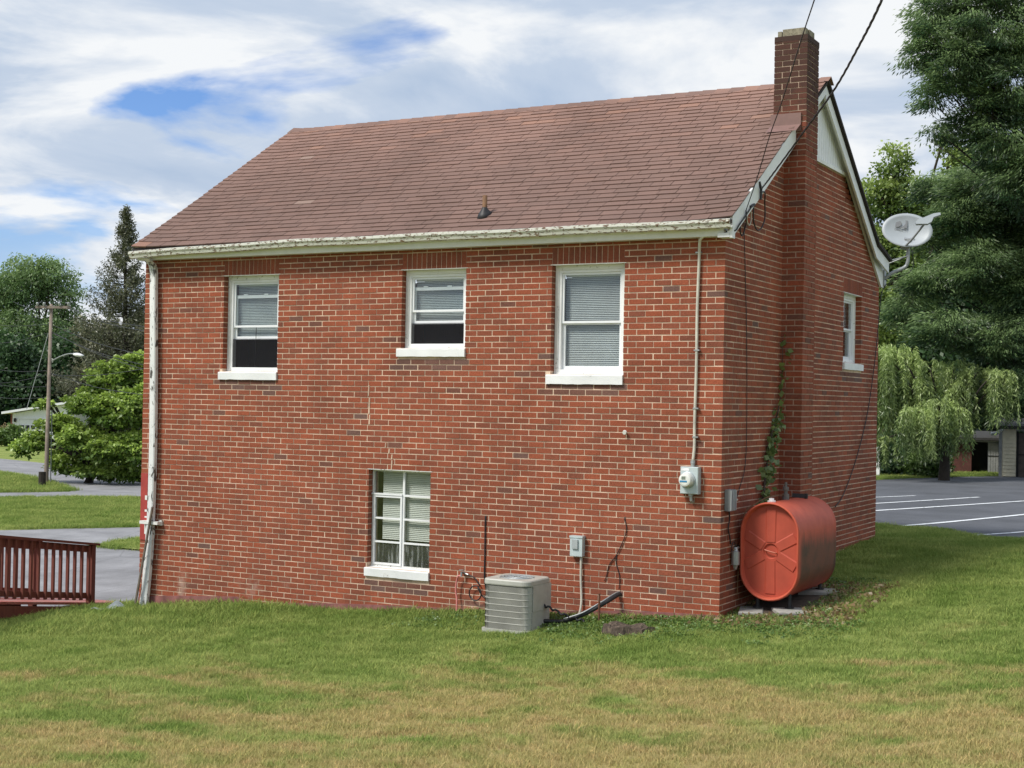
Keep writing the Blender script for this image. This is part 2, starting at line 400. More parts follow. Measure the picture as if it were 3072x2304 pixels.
def thing(name, label, cat, loc, group=None):
    o = bpy.data.objects.new(name, None); COL.objects.link(o); o.location = loc; o.empty_display_size = .3
    WORLD_OF[o.name] = Matrix.Translation(loc); tag(o, label, cat, group); return o
def tag(o, label=None, cat=None, group=None, kind=None):
    for k, v in (('label', label), ('category', cat), ('group', group), ('kind', kind)):
        if v: o[k] = v
    return o
def quads_object(name, co, tone, mat, parent=None, per=4, **kw):
    "co: (n, per, 3) array of separate polygons"
    n = len(co); me = bpy.data.meshes.new(name); me.vertices.add(n*per); me.vertices.foreach_set('co', co.astype(np.float32).ravel())
    me.loops.add(n*per); me.loops.foreach_set('vertex_index', np.arange(n*per, dtype=np.int32))
    me.polygons.add(n); me.polygons.foreach_set('loop_start', np.arange(0, n*per, per, dtype=np.int32))
    me.update(calc_edges=True); me.materials.append(MATS[mat])
    a = me.attributes.new('tone', 'FLOAT', 'POINT'); a.data.foreach_set('value', np.repeat(tone, per).astype(np.float32))
    return link(bpy.data.objects.new(name, me), parent, **kw)
def smooth_path(pts, sub=6):
    P = [Vector(p) for p in pts]; out = []
    for i in range(len(P)-1):
        a, b, c, d = P[max(i-1, 0)], P[i], P[i+1], P[min(i+2, len(P)-1)]
        for k in range(sub):
            t = k/sub; out.append(.5*((2*b) + (c-a)*t + (2*a-5*b+4*c-d)*t*t + (3*b-a-3*c+d)*t**3))
    return out + [P[-1]]

# ------------------------------------------------------------------ terrain
CTRL = np.array([(-8.3,0,-.60),(-6.66,0,-.42),(-4.57,0,-.32),(-2.9,0,-.19),(-1,0,-.08),(0,0,-.02),(-2.1,-1.0,-.24),(-.8,-.8,-.14),
 (.6,1.2,.10),(.3,4,.30),(0,6.5,.37),(-4,3,0),(2.2,2,.26),(5.3,-14.4,.66),(2,-8.5,.16),(0,-5,-.12),(-5,-5,-.42),(-9,-3,-.78),(-12,-6,-.95),
 (5,0,.36),(4,-6,.26),(3,5,.44),(9,0,.65),(9,-10,.9),(0,-11,.22),(-6,-10,-.35),(-10,2,-.93),(-9.4,-1.3,-.74),(-14,6,-.95),(-18,9,-.97),(-24,14,-.95),
 (-31,20,-.95),(-40,27,-1.0),(-48,33,-1.0),(-72,57,-1.4),(-100,80,-.8),(1,9,.33),(-2,16,.33),(2,12,.34),(-2,29,.33),(-4,24,.33),(-5,11,.25),(-9,11,-.3),(-14,14,-.8),
 (-10,24,.1),(-20,26,-.7),(6,30,.4),(10,12,.6),(4,20,.36),(-4,45,.6),(14,40,.8),(-30,50,-.6),(-20,70,.3),(-20,-6,-1.1),(-40,5,-1.2)], dtype=float)
def tps_fit(P):
    n = len(P); d = np.hypot(P[:, None, 0]-P[None, :, 0], P[:, None, 1]-P[None, :, 1])
    K = np.where(d > 0, d*d*np.log(d+1e-9), 0) + np.eye(n)*.4; A = np.zeros((n+3, n+3)); A[:n, :n] = K; A[:n, n] = 1; A[:n, n+1:] = P[:, :2]; A[n:, :n] = A[:n, n:].T
    return np.linalg.solve(A, np.r_[P[:, 2], 0, 0, 0])
TW = tps_fit(CTRL)
def ground(x, y):
    x = np.asarray(x, float); y = np.asarray(y, float); sh = x.shape; x = x.ravel(); y = y.ravel(); out = np.empty(len(x))
    for i in range(0, len(x), 20000):
        a, b = x[i:i+20000], y[i:i+20000]; d = np.hypot(a[:, None]-CTRL[None, :, 0], b[:, None]-CTRL[None, :, 1])
        out[i:i+20000] = np.where(d > 0, d*d*np.log(d+1e-9), 0) @ TW[:-3] + TW[-3] + TW[-2]*a + TW[-1]*b
    r = np.hypot(x+15, y-15); t = np.clip((r-85)/60, 0, 1); t = t*t*(3-2*t)
    out = np.clip(out, -3, 4)*(1-t) + (-.5)*t
    return out.reshape(sh)
def gz(x, y): return float(ground(np.array([x]), np.array([y]))[0])
def axis(c, fine, half, lim):
    v = list(np.arange(-half, half+1e-6, fine)); s = fine; p = half
    while p < lim: s *= 1.16; p += s; v.append(p); v.insert(0, -p)
    return np.array(v)+c
def build_terrain():
    xs = axis(-2, .3, 13, 900); ys = axis(-3, .3, 12, 900); X, Y = np.meshgrid(xs, ys, indexing='ij'); Z = ground(X, Y)
    n, k = X.shape; idx = np.arange(n*k).reshape(n, k)
    f = np.stack([idx[:-1, :-1], idx[1:, :-1], idx[1:, 1:], idx[:-1, 1:]], -1).reshape(-1, 4)
    me = bpy.data.meshes.new('ground'); me.from_pydata(np.stack([X, Y, Z], -1).reshape(-1, 3).tolist(), [], f.tolist()); me.materials.append(MATS['lawn'])
    me.polygons.foreach_set('use_smooth', [True]*len(me.polygons)); tag(link(bpy.data.objects.new('ground', me)), 'wide lawn and ground sheet around the brick house', kind='structure')
build_terrain()
def drape(name, poly, mat, lift, label, step=.6, kind='structure'):
    poly = [Vector(p) for p in poly]; dense = []
    for i, p in enumerate(poly):
        q = poly[(i+1) % len(poly)]; n = max(1, int((q-p).length/step))
        dense += [p.lerp(q, k/n) for k in range(n)]
    A = np.array([tuple(p) for p in dense]); pts = list(dense)
    xs = np.arange(A[:, 0].min(), A[:, 0].max(), step); ys = np.arange(A[:, 1].min(), A[:, 1].max(), step)
    for x in xs:
        for y in ys: pts.append(Vector((x, y)))
    nb = len(dense); v, e, f, *_ = delaunay_2d_cdt(pts, [(i, (i+1) % nb) for i in range(nb)], [list(range(nb))], 1, 1e-4)
    V = np.array([tuple(p) for p in v]); Z = ground(V[:, 0], V[:, 1]) + lift
    me = bpy.data.meshes.new(name); me.from_pydata(np.c_[V, Z].tolist(), [], [tuple(q) for q in f]); me.materials.append(MATS[mat])
    return tag(link(bpy.data.objects.new(name, me)), label, kind=kind)
drape('parking_lot', [(-.75,9.3),(.5,9.1),(1.25,7.7),(2.1,7.5),(12,5.5),(16,20),(12,33),(-1.6,29.6),(-3,27),(-4.4,23.6),(-7,22),(-5.2,12)], 'asphalt', .014, 'dark asphalt parking lot behind the house')
LOT = [(-.75,9.3),(.5,9.1),(1.25,7.7),(2.1,7.5),(12,5.5),(16,20),(12,33),(-1.6,29.6),(-3,27),(-4.4,23.6),(-7,22),(-5.2,12)]
LOT_LINES = [((-2.7,15.9),(-1.9,17.35)), ((-2.3,12.9),(-.6,17.7)), ((-1.9,10.5),(.95,18.4)), ((-.2,9.09),(2.2,16.6)), ((1.2,7.75),(3.7,15.5))]
for a, b in LOT_LINES:
    a, b = Vector(a), Vector(b); d = (b-a).normalized(); w = Vector((-d.y, d.x))*.055
    o = drape('parking_line', [a-w, b-w, b+w, a+w], 'line_paint', .022, None, .5)
    o['label'] = 'white painted parking stall line on the asphalt lot'
drape('bare_soil', [(-.05,-.12),(.75,-.1),(.95,.5),(.95,1.9),(.7,2.4),(.02,2.3),(.015,0.02),(-1.6,-.015),(-1.9,-.10),(-1.2,-.14)], 'soil', .012, 'bare dark soil under the oil tank and along the wall foot', .25)
drape('driveway', [(-8.7,.9),(-8.75,8),(-12,14),(-19.02,11.32),(-21.28,9.06),(-27,5.5),(-24,-2),(-14,-1.5),(-11.5,.2)], 'old_asphalt', .016, 'pale worn asphalt driveway beside the house')
drape('grass_island', [(-16.85,7.6),(-17.1,9.25),(-15.0,11.2),(-12.4,11.6),(-12.6,9),(-15.3,7.35)], 'lawn', .05, 'small wedge of grass set in the driveway')
drape('road', [(-28.9,15.75),(-25.7,18.4),(-20,22),(-20,40),(-33.8,44),(-43.4,31.2),(-49.2,33.4),(-75,22),(-62,12),(-39.8,25.4),(-34.7,22.7),(-29.4,19.1),(-28.95,18.6),(-30.3,17.0),(-45,7),(-43,4)], 'old_asphalt', .04, 'grey road forking past the utility pole', 1.2)

# ------------------------------------------------------------------ brick house
C, L, J, MR = .0677, .20495, .0122, .0034
W, D = 40.5*L, 6.504
house = thing('brick_house', 'red brick house with steep brown shingle roof and tall chimney', 'house', (-W/2, D/2, -.6))
NEAR = [(-.2, 4.266), (.1, 4.45), (.64, 4.786), (3.25, 6.46)]
FAR = [(3.25, 6.46), (5.9, 4.66), (6.62, 4.50)]
PROF = NEAR + FAR[1:]
def roof_z(y):
    for (a, za), (b, zb) in zip(PROF, PROF[1:]):
        if a <= y <= b: return za + (zb-za)*(y-a)/(b-a)
    return PROF[0][1] if y < PROF[0][0] else PROF[-1][1]
BRICKS = []   # (face, u0, u1, z0, z1, tone)
class Face:
    def __init__(s, name, o, u, n, wall): s.name, s.o, s.u, s.n, s.wall = name, Vector(o), Vector(u), Vector(n), wall
    def P(s, u, z, d=0): return s.o + s.u*u + s.n*d + Vector((0, 0, z))
STAIN = []
def rtone(face, u, z):
    t = random.betavariate(1.8, 2.6)*.74
    if random.random() < .022: t = random.uniform(.80, .98)
    if random.random() < .05: t = random.uniform(0, .12)
    for (f, a, b, c, d) in STAIN:
        if f == face.name and a <= u <= b and c <= z <= d: t = random.uniform(.85, 1.0)
    return t
def lay(face, width, z_lo, z_hi, holes, phase, top=None, bottom=None, skip=False):
    k = math.floor(z_lo/C)
    while k*C < z_hi:
        z0, z1 = k*C + J/2, (k+1)*C - J/2
        cuts = [0.0]; off = L/2 if (k % 2 == phase) else L
        while off < width - .03: cuts.append(off); off += L
        cuts.append(width)
        for a, b in zip(cuts, cuts[1:]):
            if skip and a == 0 and b < L*.75: continue   # the end of the brick round the corner fills this place
            segs = [(a, b)]
            for (h0, h1, g0, g1) in holes:
                if min(z1, g1) - max(z0, g0) > .014:
                    new = []
                    for p, q in segs:
                        if q <= h0 or p >= h1: new.append((p, q)); continue
                        if p < h0 - .02: new.append((p, h0 + J/2))
                        if q > h1 + .02: new.append((h1 - J/2, q))
                    segs = new
            for p, q in segs:
                if q - p < .03: continue
                mid = (p+q)/2
                if top and (z0+z1)/2 > top(mid): continue
                if bottom and z1 < bottom(mid) - .12: continue
                e = .0012
                p2 = p + J/2 if p > 1e-6 else p; q2 = q - J/2 if q < width - 1e-6 else q
                BRICKS.append((face, p2 + random.uniform(-e, e)*2, q2 + random.uniform(-e, e)*2, z0 + random.uniform(-e, e), z1 + random.uniform(-e, e), rtone(face, mid, z0)))
        k += 1
def soldier(face, a, b, z0, z1):
    n = round((b-a)/.0677); w = (b-a)/n
    for i in range(n): BRICKS.append((face, a+i*w+J/2*.75, a+(i+1)*w-J/2*.75, z0+J/2, z1-J/2, random.uniform(.22, .6)))
def wall_mesh(name, P, us, zs, solid, depth, mat, parent, label=None):
    "slab with openings; P(u, z, d) gives a point, d inward is negative"
    mb = MB(); nu, nz = len(us)-1, len(zs)-1; ok = [[solid((us[i]+us[i+1])/2, (zs[j]+zs[j+1])/2) for j in range(nz)] for i in range(nu)]
    S = lambda i, j: 0 <= i < nu and 0 <= j < nz and ok[i][j]
    for i in range(nu):
        for j in range(nz):
            if not ok[i][j]: continue
            a, b, c, d = us[i], us[i+1], zs[j], zs[j+1]
            mb.add([P(a,c,-MR),P(b,c,-MR),P(b,d,-MR),P(a,d,-MR)], [(0,1,2,3)]); mb.add([P(a,c,-depth),P(b,c,-depth),P(b,d,-depth),P(a,d,-depth)], [(3,2,1,0)])
            for ni, nj, (q, r) in ((i-1,j,((a,c),(a,d))),(i+1,j,((b,c),(b,d))),(i,j-1,((a,c),(b,c))),(i,j+1,((a,d),(b,d)))):
                if not S(ni, nj): mb.add([P(*q,-MR),P(*r,-MR),P(*r,-depth),P(*q,-depth)], [(0,1,2,3)])
    return mb.build(name, mat, parent, fix=False, label=label)
# openings: (u0, u1, z0, z1); u runs left from the near corner on the front, away along the gable on the side
OPEN = dict(w1=(6.025, 6.925, 2.61, 3.859), w2=(3.235, 4.14, 2.911, 3.859), w3=(1.18, 2.09, 2.61, 3.859), w4=(3.68, 4.575, .225, 1.4217))
SILL = dict(w1=(6.02, 6.975, 2.498, 2.61), w2=(3.225, 4.19, 2.800, 2.911), w3=(1.175, 2.137, 2.49, 2.61), w4=(3.67, 4.6, .11, .225))
GOPEN = (4.64, 5.55, 2.905, 3.859); GSILL = (4.62, 5.60, 2.80, 2.905)
for s in SILL.values(): STAIN.append(('front', s[0]-.02, s[1]+.02, s[2]-.16, s[2]))
STAIN.append(('front', 3.6, 4.5, -.12, .11)); STAIN.append(('side', 4.55, 5.55, 2.6, 2.8)); STAIN.append(('side', 2.45, 3.2, 1.85, 2.25))
front = Face('front', (0,0,0), (-1,0,0), (0,-1,0), None); side = Face('side', (0,0,0), (0,1,0), (1,0,0), None)
f_holes = []
for k in OPEN:
    f_holes += [OPEN[k], SILL[k]]
f_holes += [(OPEN[k][0], OPEN[k][1], 3.859, 4.08) for k in ('w1', 'w2', 'w3')]
g_holes = [GOPEN, GSILL, (4.62, 5.57, 3.859, 4.062)]
front_bottom = lambda u: gz(-u, -.02)
side_bottom = lambda u: gz(.02, u)
lay(front, W, -.75, 4.2, f_holes, 0, bottom=front_bottom, skip=True)
for k in ('w1', 'w2', 'w3'): soldier(front, OPEN[k][0], OPEN[k][1], 3.859, 4.062)
soldier(side, 4.62, 5.57, 3.859, 4.062)
lay(side, D, -.2, 6.4, g_holes, 1, top=lambda u: min(roof_z(u)-.09, 5.46 if 1.5 < u < 5.0 else 9), bottom=side_bottom, skip=True)
def hole_fn(holes, extra=.004):
    return lambda u, z: not any(h[0]-extra < u < h[1]+extra and h[2]-extra < z < h[3]+extra for h in holes)
def edges(lo, hi, holes, i, extra=.004):
    v = {lo, hi}
    for h in holes: v |= {h[i]-extra, h[i+1]+extra}
    return sorted(v)
fo = list(OPEN.values())
front.wall = wall_mesh('wall', front.P, edges(MR, W, fo, 0), edges(-.95, 4.25, fo, 2), hole_fn(fo), .22, 'mortar', house, 'long front brick wall')
def gable_wall():
    us = edges(0.2215, D, [GOPEN], 0) + list(np.arange(.4, 6.4, .15)); us = sorted(set(round(u, 4) for u in us))
    us = [u for u in us if not (GOPEN[0]-.003 < u < GOPEN[1]+.003)]
    zs = sorted(set(edges(-.3, 4.2, [GOPEN], 2)) | set(np.arange(4.3, 6.3, .1)))
    return wall_mesh('wall', side.P, us, zs, lambda u, z: hole_fn([GOPEN])(u, z) and z < roof_z(u)-.1, .22, 'mortar', house, 'gable end brick wall beside the chimney')
side.wall = gable_wall()
mb = MB(); mb.box((-W, D-.2, -1.2), (-.225, D, 4.3)); mb.build('wall', 'brick', house, label='rear brick wall')
mb = MB(); mb.box((-W, .225, -1.2), (-W+.2, D-.205, 4.3))
mb.prism([(.3, 4.305), (3.25, 6.2), (6.2, 4.305)], 'x', -W+.0, -W+.15); mb.build('wall', 'brick', house, label='left end brick wall')
# foundation strip showing above the turf
def foundation():
    mb = MB(); us = np.linspace(0, W, 40)
    for a, b in zip(us, us[1:]):
        za, zb = gz(-a, -.02), gz(-b, -.02); ha = za + .055 + .02*math.sin(a*1.7) + (.07 if a > 6.4 else 0); hb = zb + .055 + .02*math.sin(b*1.7) + (.07 if b > 6.4 else 0)
        mb.add([(-a,-.012,za-.4),(-b,-.012,zb-.4),(-b,-.012,hb),(-a,-.012,ha),(-a,.1,za-.4),(-b,.1,zb-.4),(-b,.1,hb),(-a,.1,ha)], [(0,1,2,3),(3,2,6,7),(4,7,6,5),(0,3,7,4),(1,5,6,2)])
    mb.build('foundation', 'foundation', house)
foundation()
# chimney
CX0, CX1, CY0, CY1, CZ1 = -.14, .265, 1.955, 2.425, 6.81
mb = MB(); mb.box((CX0+.006, CY0+.006, -.2), (CX1-.006, CY1-.006, CZ1-.14)); chimney = mb.build('chimney', 'chimney_mortar', house, label='tall brick chimney, sooty at the top')
ch_f = Face('chim', (CX1, CY0, 0), (-1,0,0), (0,-1,0), chimney); ch_r = Face('chim', (CX1, CY0, 0), (0,1,0), (1,0,0), chimney)
ch_l = Face('chim', (CX0, CY1, 0), (0,-1,0), (-1,0,0), chimney); ch_b = Face('chim', (CX0, CY1, 0), (1,0,0), (0,1,0), chimney)
n0 = len(BRICKS)
lay(ch_f, CX1-CX0, 0, CZ1-.15, [], 0, skip=True); lay(ch_r, CY1-CY0, 0, CZ1-.15, [], 1, skip=True); lay(ch_l, CY1-CY0-.1, 5.4, CZ1-.15, [], 0); lay(ch_b, CX1-CX0, 5.4, CZ1-.15, [], 1)
CHIM = BRICKS[n0:]; del BRICKS[n0:]
def brick_box(mb, b, depth=.098):
    f, u0, u1, z0, z1, t = b; e = random.uniform(-.0015, .0022)
    P = f.P; vs = [P(u0,z0,e),P(u1,z0,e),P(u1,z1,e),P(u0,z1,e),P(u0,z0,-depth),P(u1,z0,-depth),P(u1,z1,-depth),P(u0,z1,-depth)]
    mb.add(vs, [(0,1,2,3),(3,2,6,7),(0,4,5,1),(1,5,6,2),(0,3,7,4)], t)
def brick_size(b):
    f, u0, u1, z0, z1, t = b; a = px(f.P(u0, z0)); c = px(f.P(u1, z1)); return abs((a[0]-c[0])*(a[1]-c[1]))
order = sorted(range(len(BRICKS)), key=lambda i: -brick_size(BRICKS[i])); top300 = set(order[:300])
cache = {}
def single_brick(b):
    f, u0, u1, z0, z1, t = b; ln = round((u1-u0)/.004)*.004; h = round((z1-z0)/.004)*.004; key = (f.name, round(ln, 3), round(h, 3), round(t*16))
    if key not in cache:
        mb = MB(); g = Face('', (0,0,0), f.u, f.n, None); brick_box(mb, (g, -ln/2, ln/2, -h/2, h/2, round(t*16)/16)); cache[key] = mb.mesh('brick', 'brick')
    o = bpy.data.objects.new('brick', cache[key]); o.location = f.P((u0+u1)/2, (z0+z1)/2, random.uniform(-.0012, .0012)); link(o, f.wall)
fields = {}
for i, b in enumerate(BRICKS):
    if i in top300: single_brick(b)
    else: brick_box(fields.setdefault(b[0].name, (MB(), b[0].wall))[0], b)
for mb, wl in fields.values(): mb.build('brick_field', 'brick', wl, kind='stuff')
mb = MB()
for b in CHIM: brick_box(mb, b, .097)
# broken cap courses
for (a, b_, c, d) in ((CX0+.03, CX0+.08, CY0+.02, CY0+.22), (CX0+.09, CX0+.25, CY0+.02, CY0+.12), (CX0+.255, CX1-.02, CY0+.02, CY0+.12), (CX1-.13, CX1-.02, CY0+.125, CY0+.30), (CX1-.13, CX1-.03, CY0+.31, CY1-.03), (CX0+.03, CX0+.13, CY0+.25, CY1-.04)):
    mb.box((a, c, CZ1-.145), (b_-.008, d, CZ1-.145+.06), random.uniform(.6, 1)); 
mb.box((CX0, CY0-.003, CZ1-.145), (CX1+.003, CY0+.09, CZ1-.085), .9); mb.box((CX1-.09, CY0+.1, CZ1-.145), (CX1+.003, CY1+.003, CZ1-.085), .95); mb.box((CX0, CY0+.1, CZ1-.145), (CX0+.09, CY1, CZ1-.085), .9)
mb.build('brick_field', 'chimney_brick', chimney, kind='stuff')
mb = MB()   # mortar wash on the crown
mb.box((CX0+.095, CY0+.008, CZ1-.082), (CX1-.03, CY0+.11, CZ1+.0)); mb.box((CX0+.035, CY0+.01, CZ1-.082), (CX0+.082, CY0+.2, CZ1-.02)); mb.box((CX1-.11, CY0+.115, CZ1-.082), (CX1-.012, CY1-.16, CZ1-.005))
mb.build('crown', 'crown_mortar', chimney, label='crumbling pale mortar crown')
mb = MB(); zf = roof_z(CY0)
mb.box((CX0-.03, CY0-.022, zf-.06), (CX1-.06, CY0-.004, zf+.16)); mb.add([(CX0-.03,CY0-.025,zf+.02),(CX1-.06,CY0-.025,zf+.02),(CX1-.06,CY0-.2,zf-.085),(CX0-.03,CY0-.2,zf-.085)], [(0,1,2,3)])
mb.build('flashing', 'flashing', chimney, label='brown metal flashing where chimney meets roof')

# ------------------------------------------------------------------ roof
RX0, RX1 = -W-.045, .14
def lift(x): 
    a = max(0, min(1, (x+.75)/.9)); b = max(0, min(1, (-W+.35-x)/.4)); return .030*a*a + .02*b*b
mb = MB(); T = .040
poly = [(y, z-.012) for y, z in PROF] + [(y, z-.012-T) for y, z in reversed(PROF)]
mb.prism(poly, 'x', RX0, RX1); roof = mb.build('roof', 'roof_felt', house, label='steep brown asphalt shingle roof')
seg, acc = [], 0
for (a, za), (b, zb) in zip(NEAR, NEAR[1:]):
    ln = math.hypot(b-a, zb-za); seg.append((acc, acc+ln, (a, za), (b, zb))); acc += ln
SLOPE = acc
def rp(x, v, h=0):
    for s0, s1, (a, za), (b, zb) in seg:
        if v <= s1 or s1 == SLOPE:
            t = (v-s0)/(s1-s0); ln = s1-s0; ny, nz_ = -(zb-za)/ln, (b-a)/ln
            return Vector((x, a+(b-a)*t + ny*h, za+(zb-za)*t + nz_*h + lift(x)))
SH = []
EXP = SLOPE/32.5; TAB = .262
for row in range(32):
    v0, v1 = row*EXP - (.02 if row == 0 else 0), (row+1)*EXP + .012
    off = RX0 - random.random()*.08 - (TAB/2 if row % 2 else 0) ; x = off
    while x < RX1:
        w = TAB*random.uniform(.86, 1.14); a, b = max(x, RX0-.01), min(x+w-.007, RX1+.012); x += w
        if b-a < .03: continue
        # the chimney stands through the roof here
        yv = rp(0, v0+EXP/2).y
        if CY0-.02 < yv < CY1+.0 and b > CX0-.02:
            b = min(b, CX0-.02)
            if b-a < .03: continue
        hi = row/32; t = random.betavariate(4, 5)*.52 - .06 + .50*hi**1.4
        if random.random() < .004 + .22*max(0, hi-.6): t = random.uniform(.72, .98)
        SH.append((a, b, v0, v1, max(0, min(1, t)), random.uniform(.010, .016)))
def shingle_geo(mb, s):
    a, b, v0, v1, t, th = s; mid = (a+b)/2; j = random.uniform(-.004, .004); cols = [a, mid, b]; vs = []
    for x in cols: vs += [rp(x, v0+j, th), rp(x, v1, .001), rp(x, v0+j, -.004)]
    mb.add(vs, [(0,3,4,1),(3,6,7,4),(2,5,3,0),(5,8,6,3),(2,0,1),(8,7,6)], t)
def sh_size(s): a = px(rp(s[0], s[2])); c = px(rp(s[1], s[3])); return abs((a[0]-c[0])*(a[1]-c[1]))
keep = set(sorted(range(len(SH)), key=lambda i: -sh_size(SH[i]))[:300]); fld = MB()
for i, s in enumerate(SH):
    if i in keep: mb = MB(); shingle_geo(mb, s); mb.build('shingle', 'shingle', roof)
    else: shingle_geo(fld, s)
fld.build('shingle_field', 'shingle', roof, kind='stuff')
mb = MB()   # the slope away from the camera
for (a, za), (b, zb) in zip(FAR, FAR[1:]):
    n = int(math.hypot(b-a, zb-za)/.127)
    for k in range(n):
        t0, t1 = k/n, (k+1)/n + .004; y0, y1 = a+(b-a)*t0, a+(b-a)*t1; z0, z1 = za+(zb-za)*t0, za+(zb-za)*t1
        x = RX0
        while x < RX1+.005:
            w = min(random.uniform(.24, .30), RX1+.012-x); mb.add([(x,y0,z0+.002),(x+w-.004,y0,z0+.002),(x+w-.004,y1,z1+.012),(x,y1,z1+.012)], [(0,1,2,3)], random.random()*.7); x += w+.001
mb.build('shingle_field', 'shingle', roof, kind='stuff', fix=False)
x = RX0-.01
while x < RX1-.02:    # ridge caps
    w = min(.2, RX1+.012-x); t = random.uniform(.25, .9); mb = MB()
    rows = [(x, .014), (x+w+.03, .005)]
    vs = []
    for xx, h in rows: vs += [(xx, 3.25-.13, 6.46-.083+h+lift(xx)), (xx, 3.25, 6.46+h+lift(xx)), (xx, 3.25+.13, 6.46-.088+h+lift(xx))]
    mb.add(vs, [(0,1,4,3),(1,2,5,4)], t); mb.add([vs[0], vs[1], vs[2], (x, 3.25, 6.36)], [(0,1,3),(1,2,3)], t*.6)
    mb.build('ridge_cap', 'shingle', roof, fix=False); x += w
# vent pipe
mb = MB(); mb.tube([(-3.095, .165, 4.40), (-3.094, .165, 4.735)], .029, 12); vp = mb.build('vent_pipe', 'vent_rust', roof, True, label='short rusty vent pipe')
mb = MB(); mb.loft([[( -3.095+r*math.cos(a), .165+dy+r*1.1*math.sin(a), z0+.62*r*1.1*math.sin(a)*k) for a in np.linspace(0, 2*math.pi, 17)[:-1]] for r, z0, k, dy in ((.095, 4.475, 1, 0), (.07, 4.53, .6, 0), (.035, 4.575, .2, 0), (.032, 4.59, 0, 0))])
mb.build('boot', 'black_rubber', roof, smooth=True)
# eave: fascia, soffit, gutter
mb = MB(); mb.prism([(-.012, 4.095), (-.012, 4.30), (-.154, 4.20), (-.154, 4.175), (-.140, 4.165), (-.132, 4.095)], 'x', -W-.03, .03); mb.build('fascia', 'trim_white', house)
mb = MB(); mb.prism([(-.157, 4.17), (-.157, 4.262), (-.185, 4.272), (-.185, 4.17)], 'x', RX0+.01, RX1-.02); mb.build('fascia', 'trim_white', house)
def gutter():
    mb = MB(); xs = np.linspace(-W-.06, RX1+.005, 40); rings = []
    for x in xs:
        t = (x+W)/W; dz = -.055*max(0, (.34-t)/.34)**1.3 + .004*math.sin(x*3.1)
        pr = [(-.190, 4.235), (-.190, 4.168), (-.235, 4.150), (-.272, 4.160), (-.282, 4.190), (-.300, 4.215), (-.300, 4.245), (-.283, 4.250), (-.283, 4.238), (-.290, 4.212), (-.262, 4.172), (-.235, 4.162), (-.2, 4.18), (-.2, 4.235)]
        rings.append([(x, y+.02, z+.012+dz) for y, z in pr])
    mb.loft(rings); mb.build('gutter', 'gutter_paint', house, label='peeling pale gutter along the eave')
gutter()
mb = MB(); pts = smooth_path([(-8.09,-.22,4.10),(-8.09,-.17,4.07),(-8.09,-.075,3.98),(-8.085,-.065,3.6),(-8.06,-.06,2.6),(-8.045,-.06,1.7),(-8.05,-.06,.9),(-8.07,-.06,.3),(-8.10,-.07,-.2),(-8.12,-.10,-.62)], 4)
rings = []
for i, p in enumerate(pts):
    w = .050 if p.z > .5 else .058; dq = .036
    rings.append([p + Vector((w*cx, dq*cy, 0)) for cx, cy in ((-1,-.7),(-.7,-1),(.7,-1),(1,-.7),(1,.7),(.7,1),(-.7,1),(-1,.7))])
mb.loft(rings); ds = mb.build('downspout', 'downspout_paint', house, label='white peeling downspout bent at its foot')
mb = MB(); mb.box((-8.22,-.105,.545), (-7.90,-.012,.585)); mb.box((-7.945,-.03,.53), (-7.895,-.008,.60)); mb.build('strap', 'old_paint', ds)
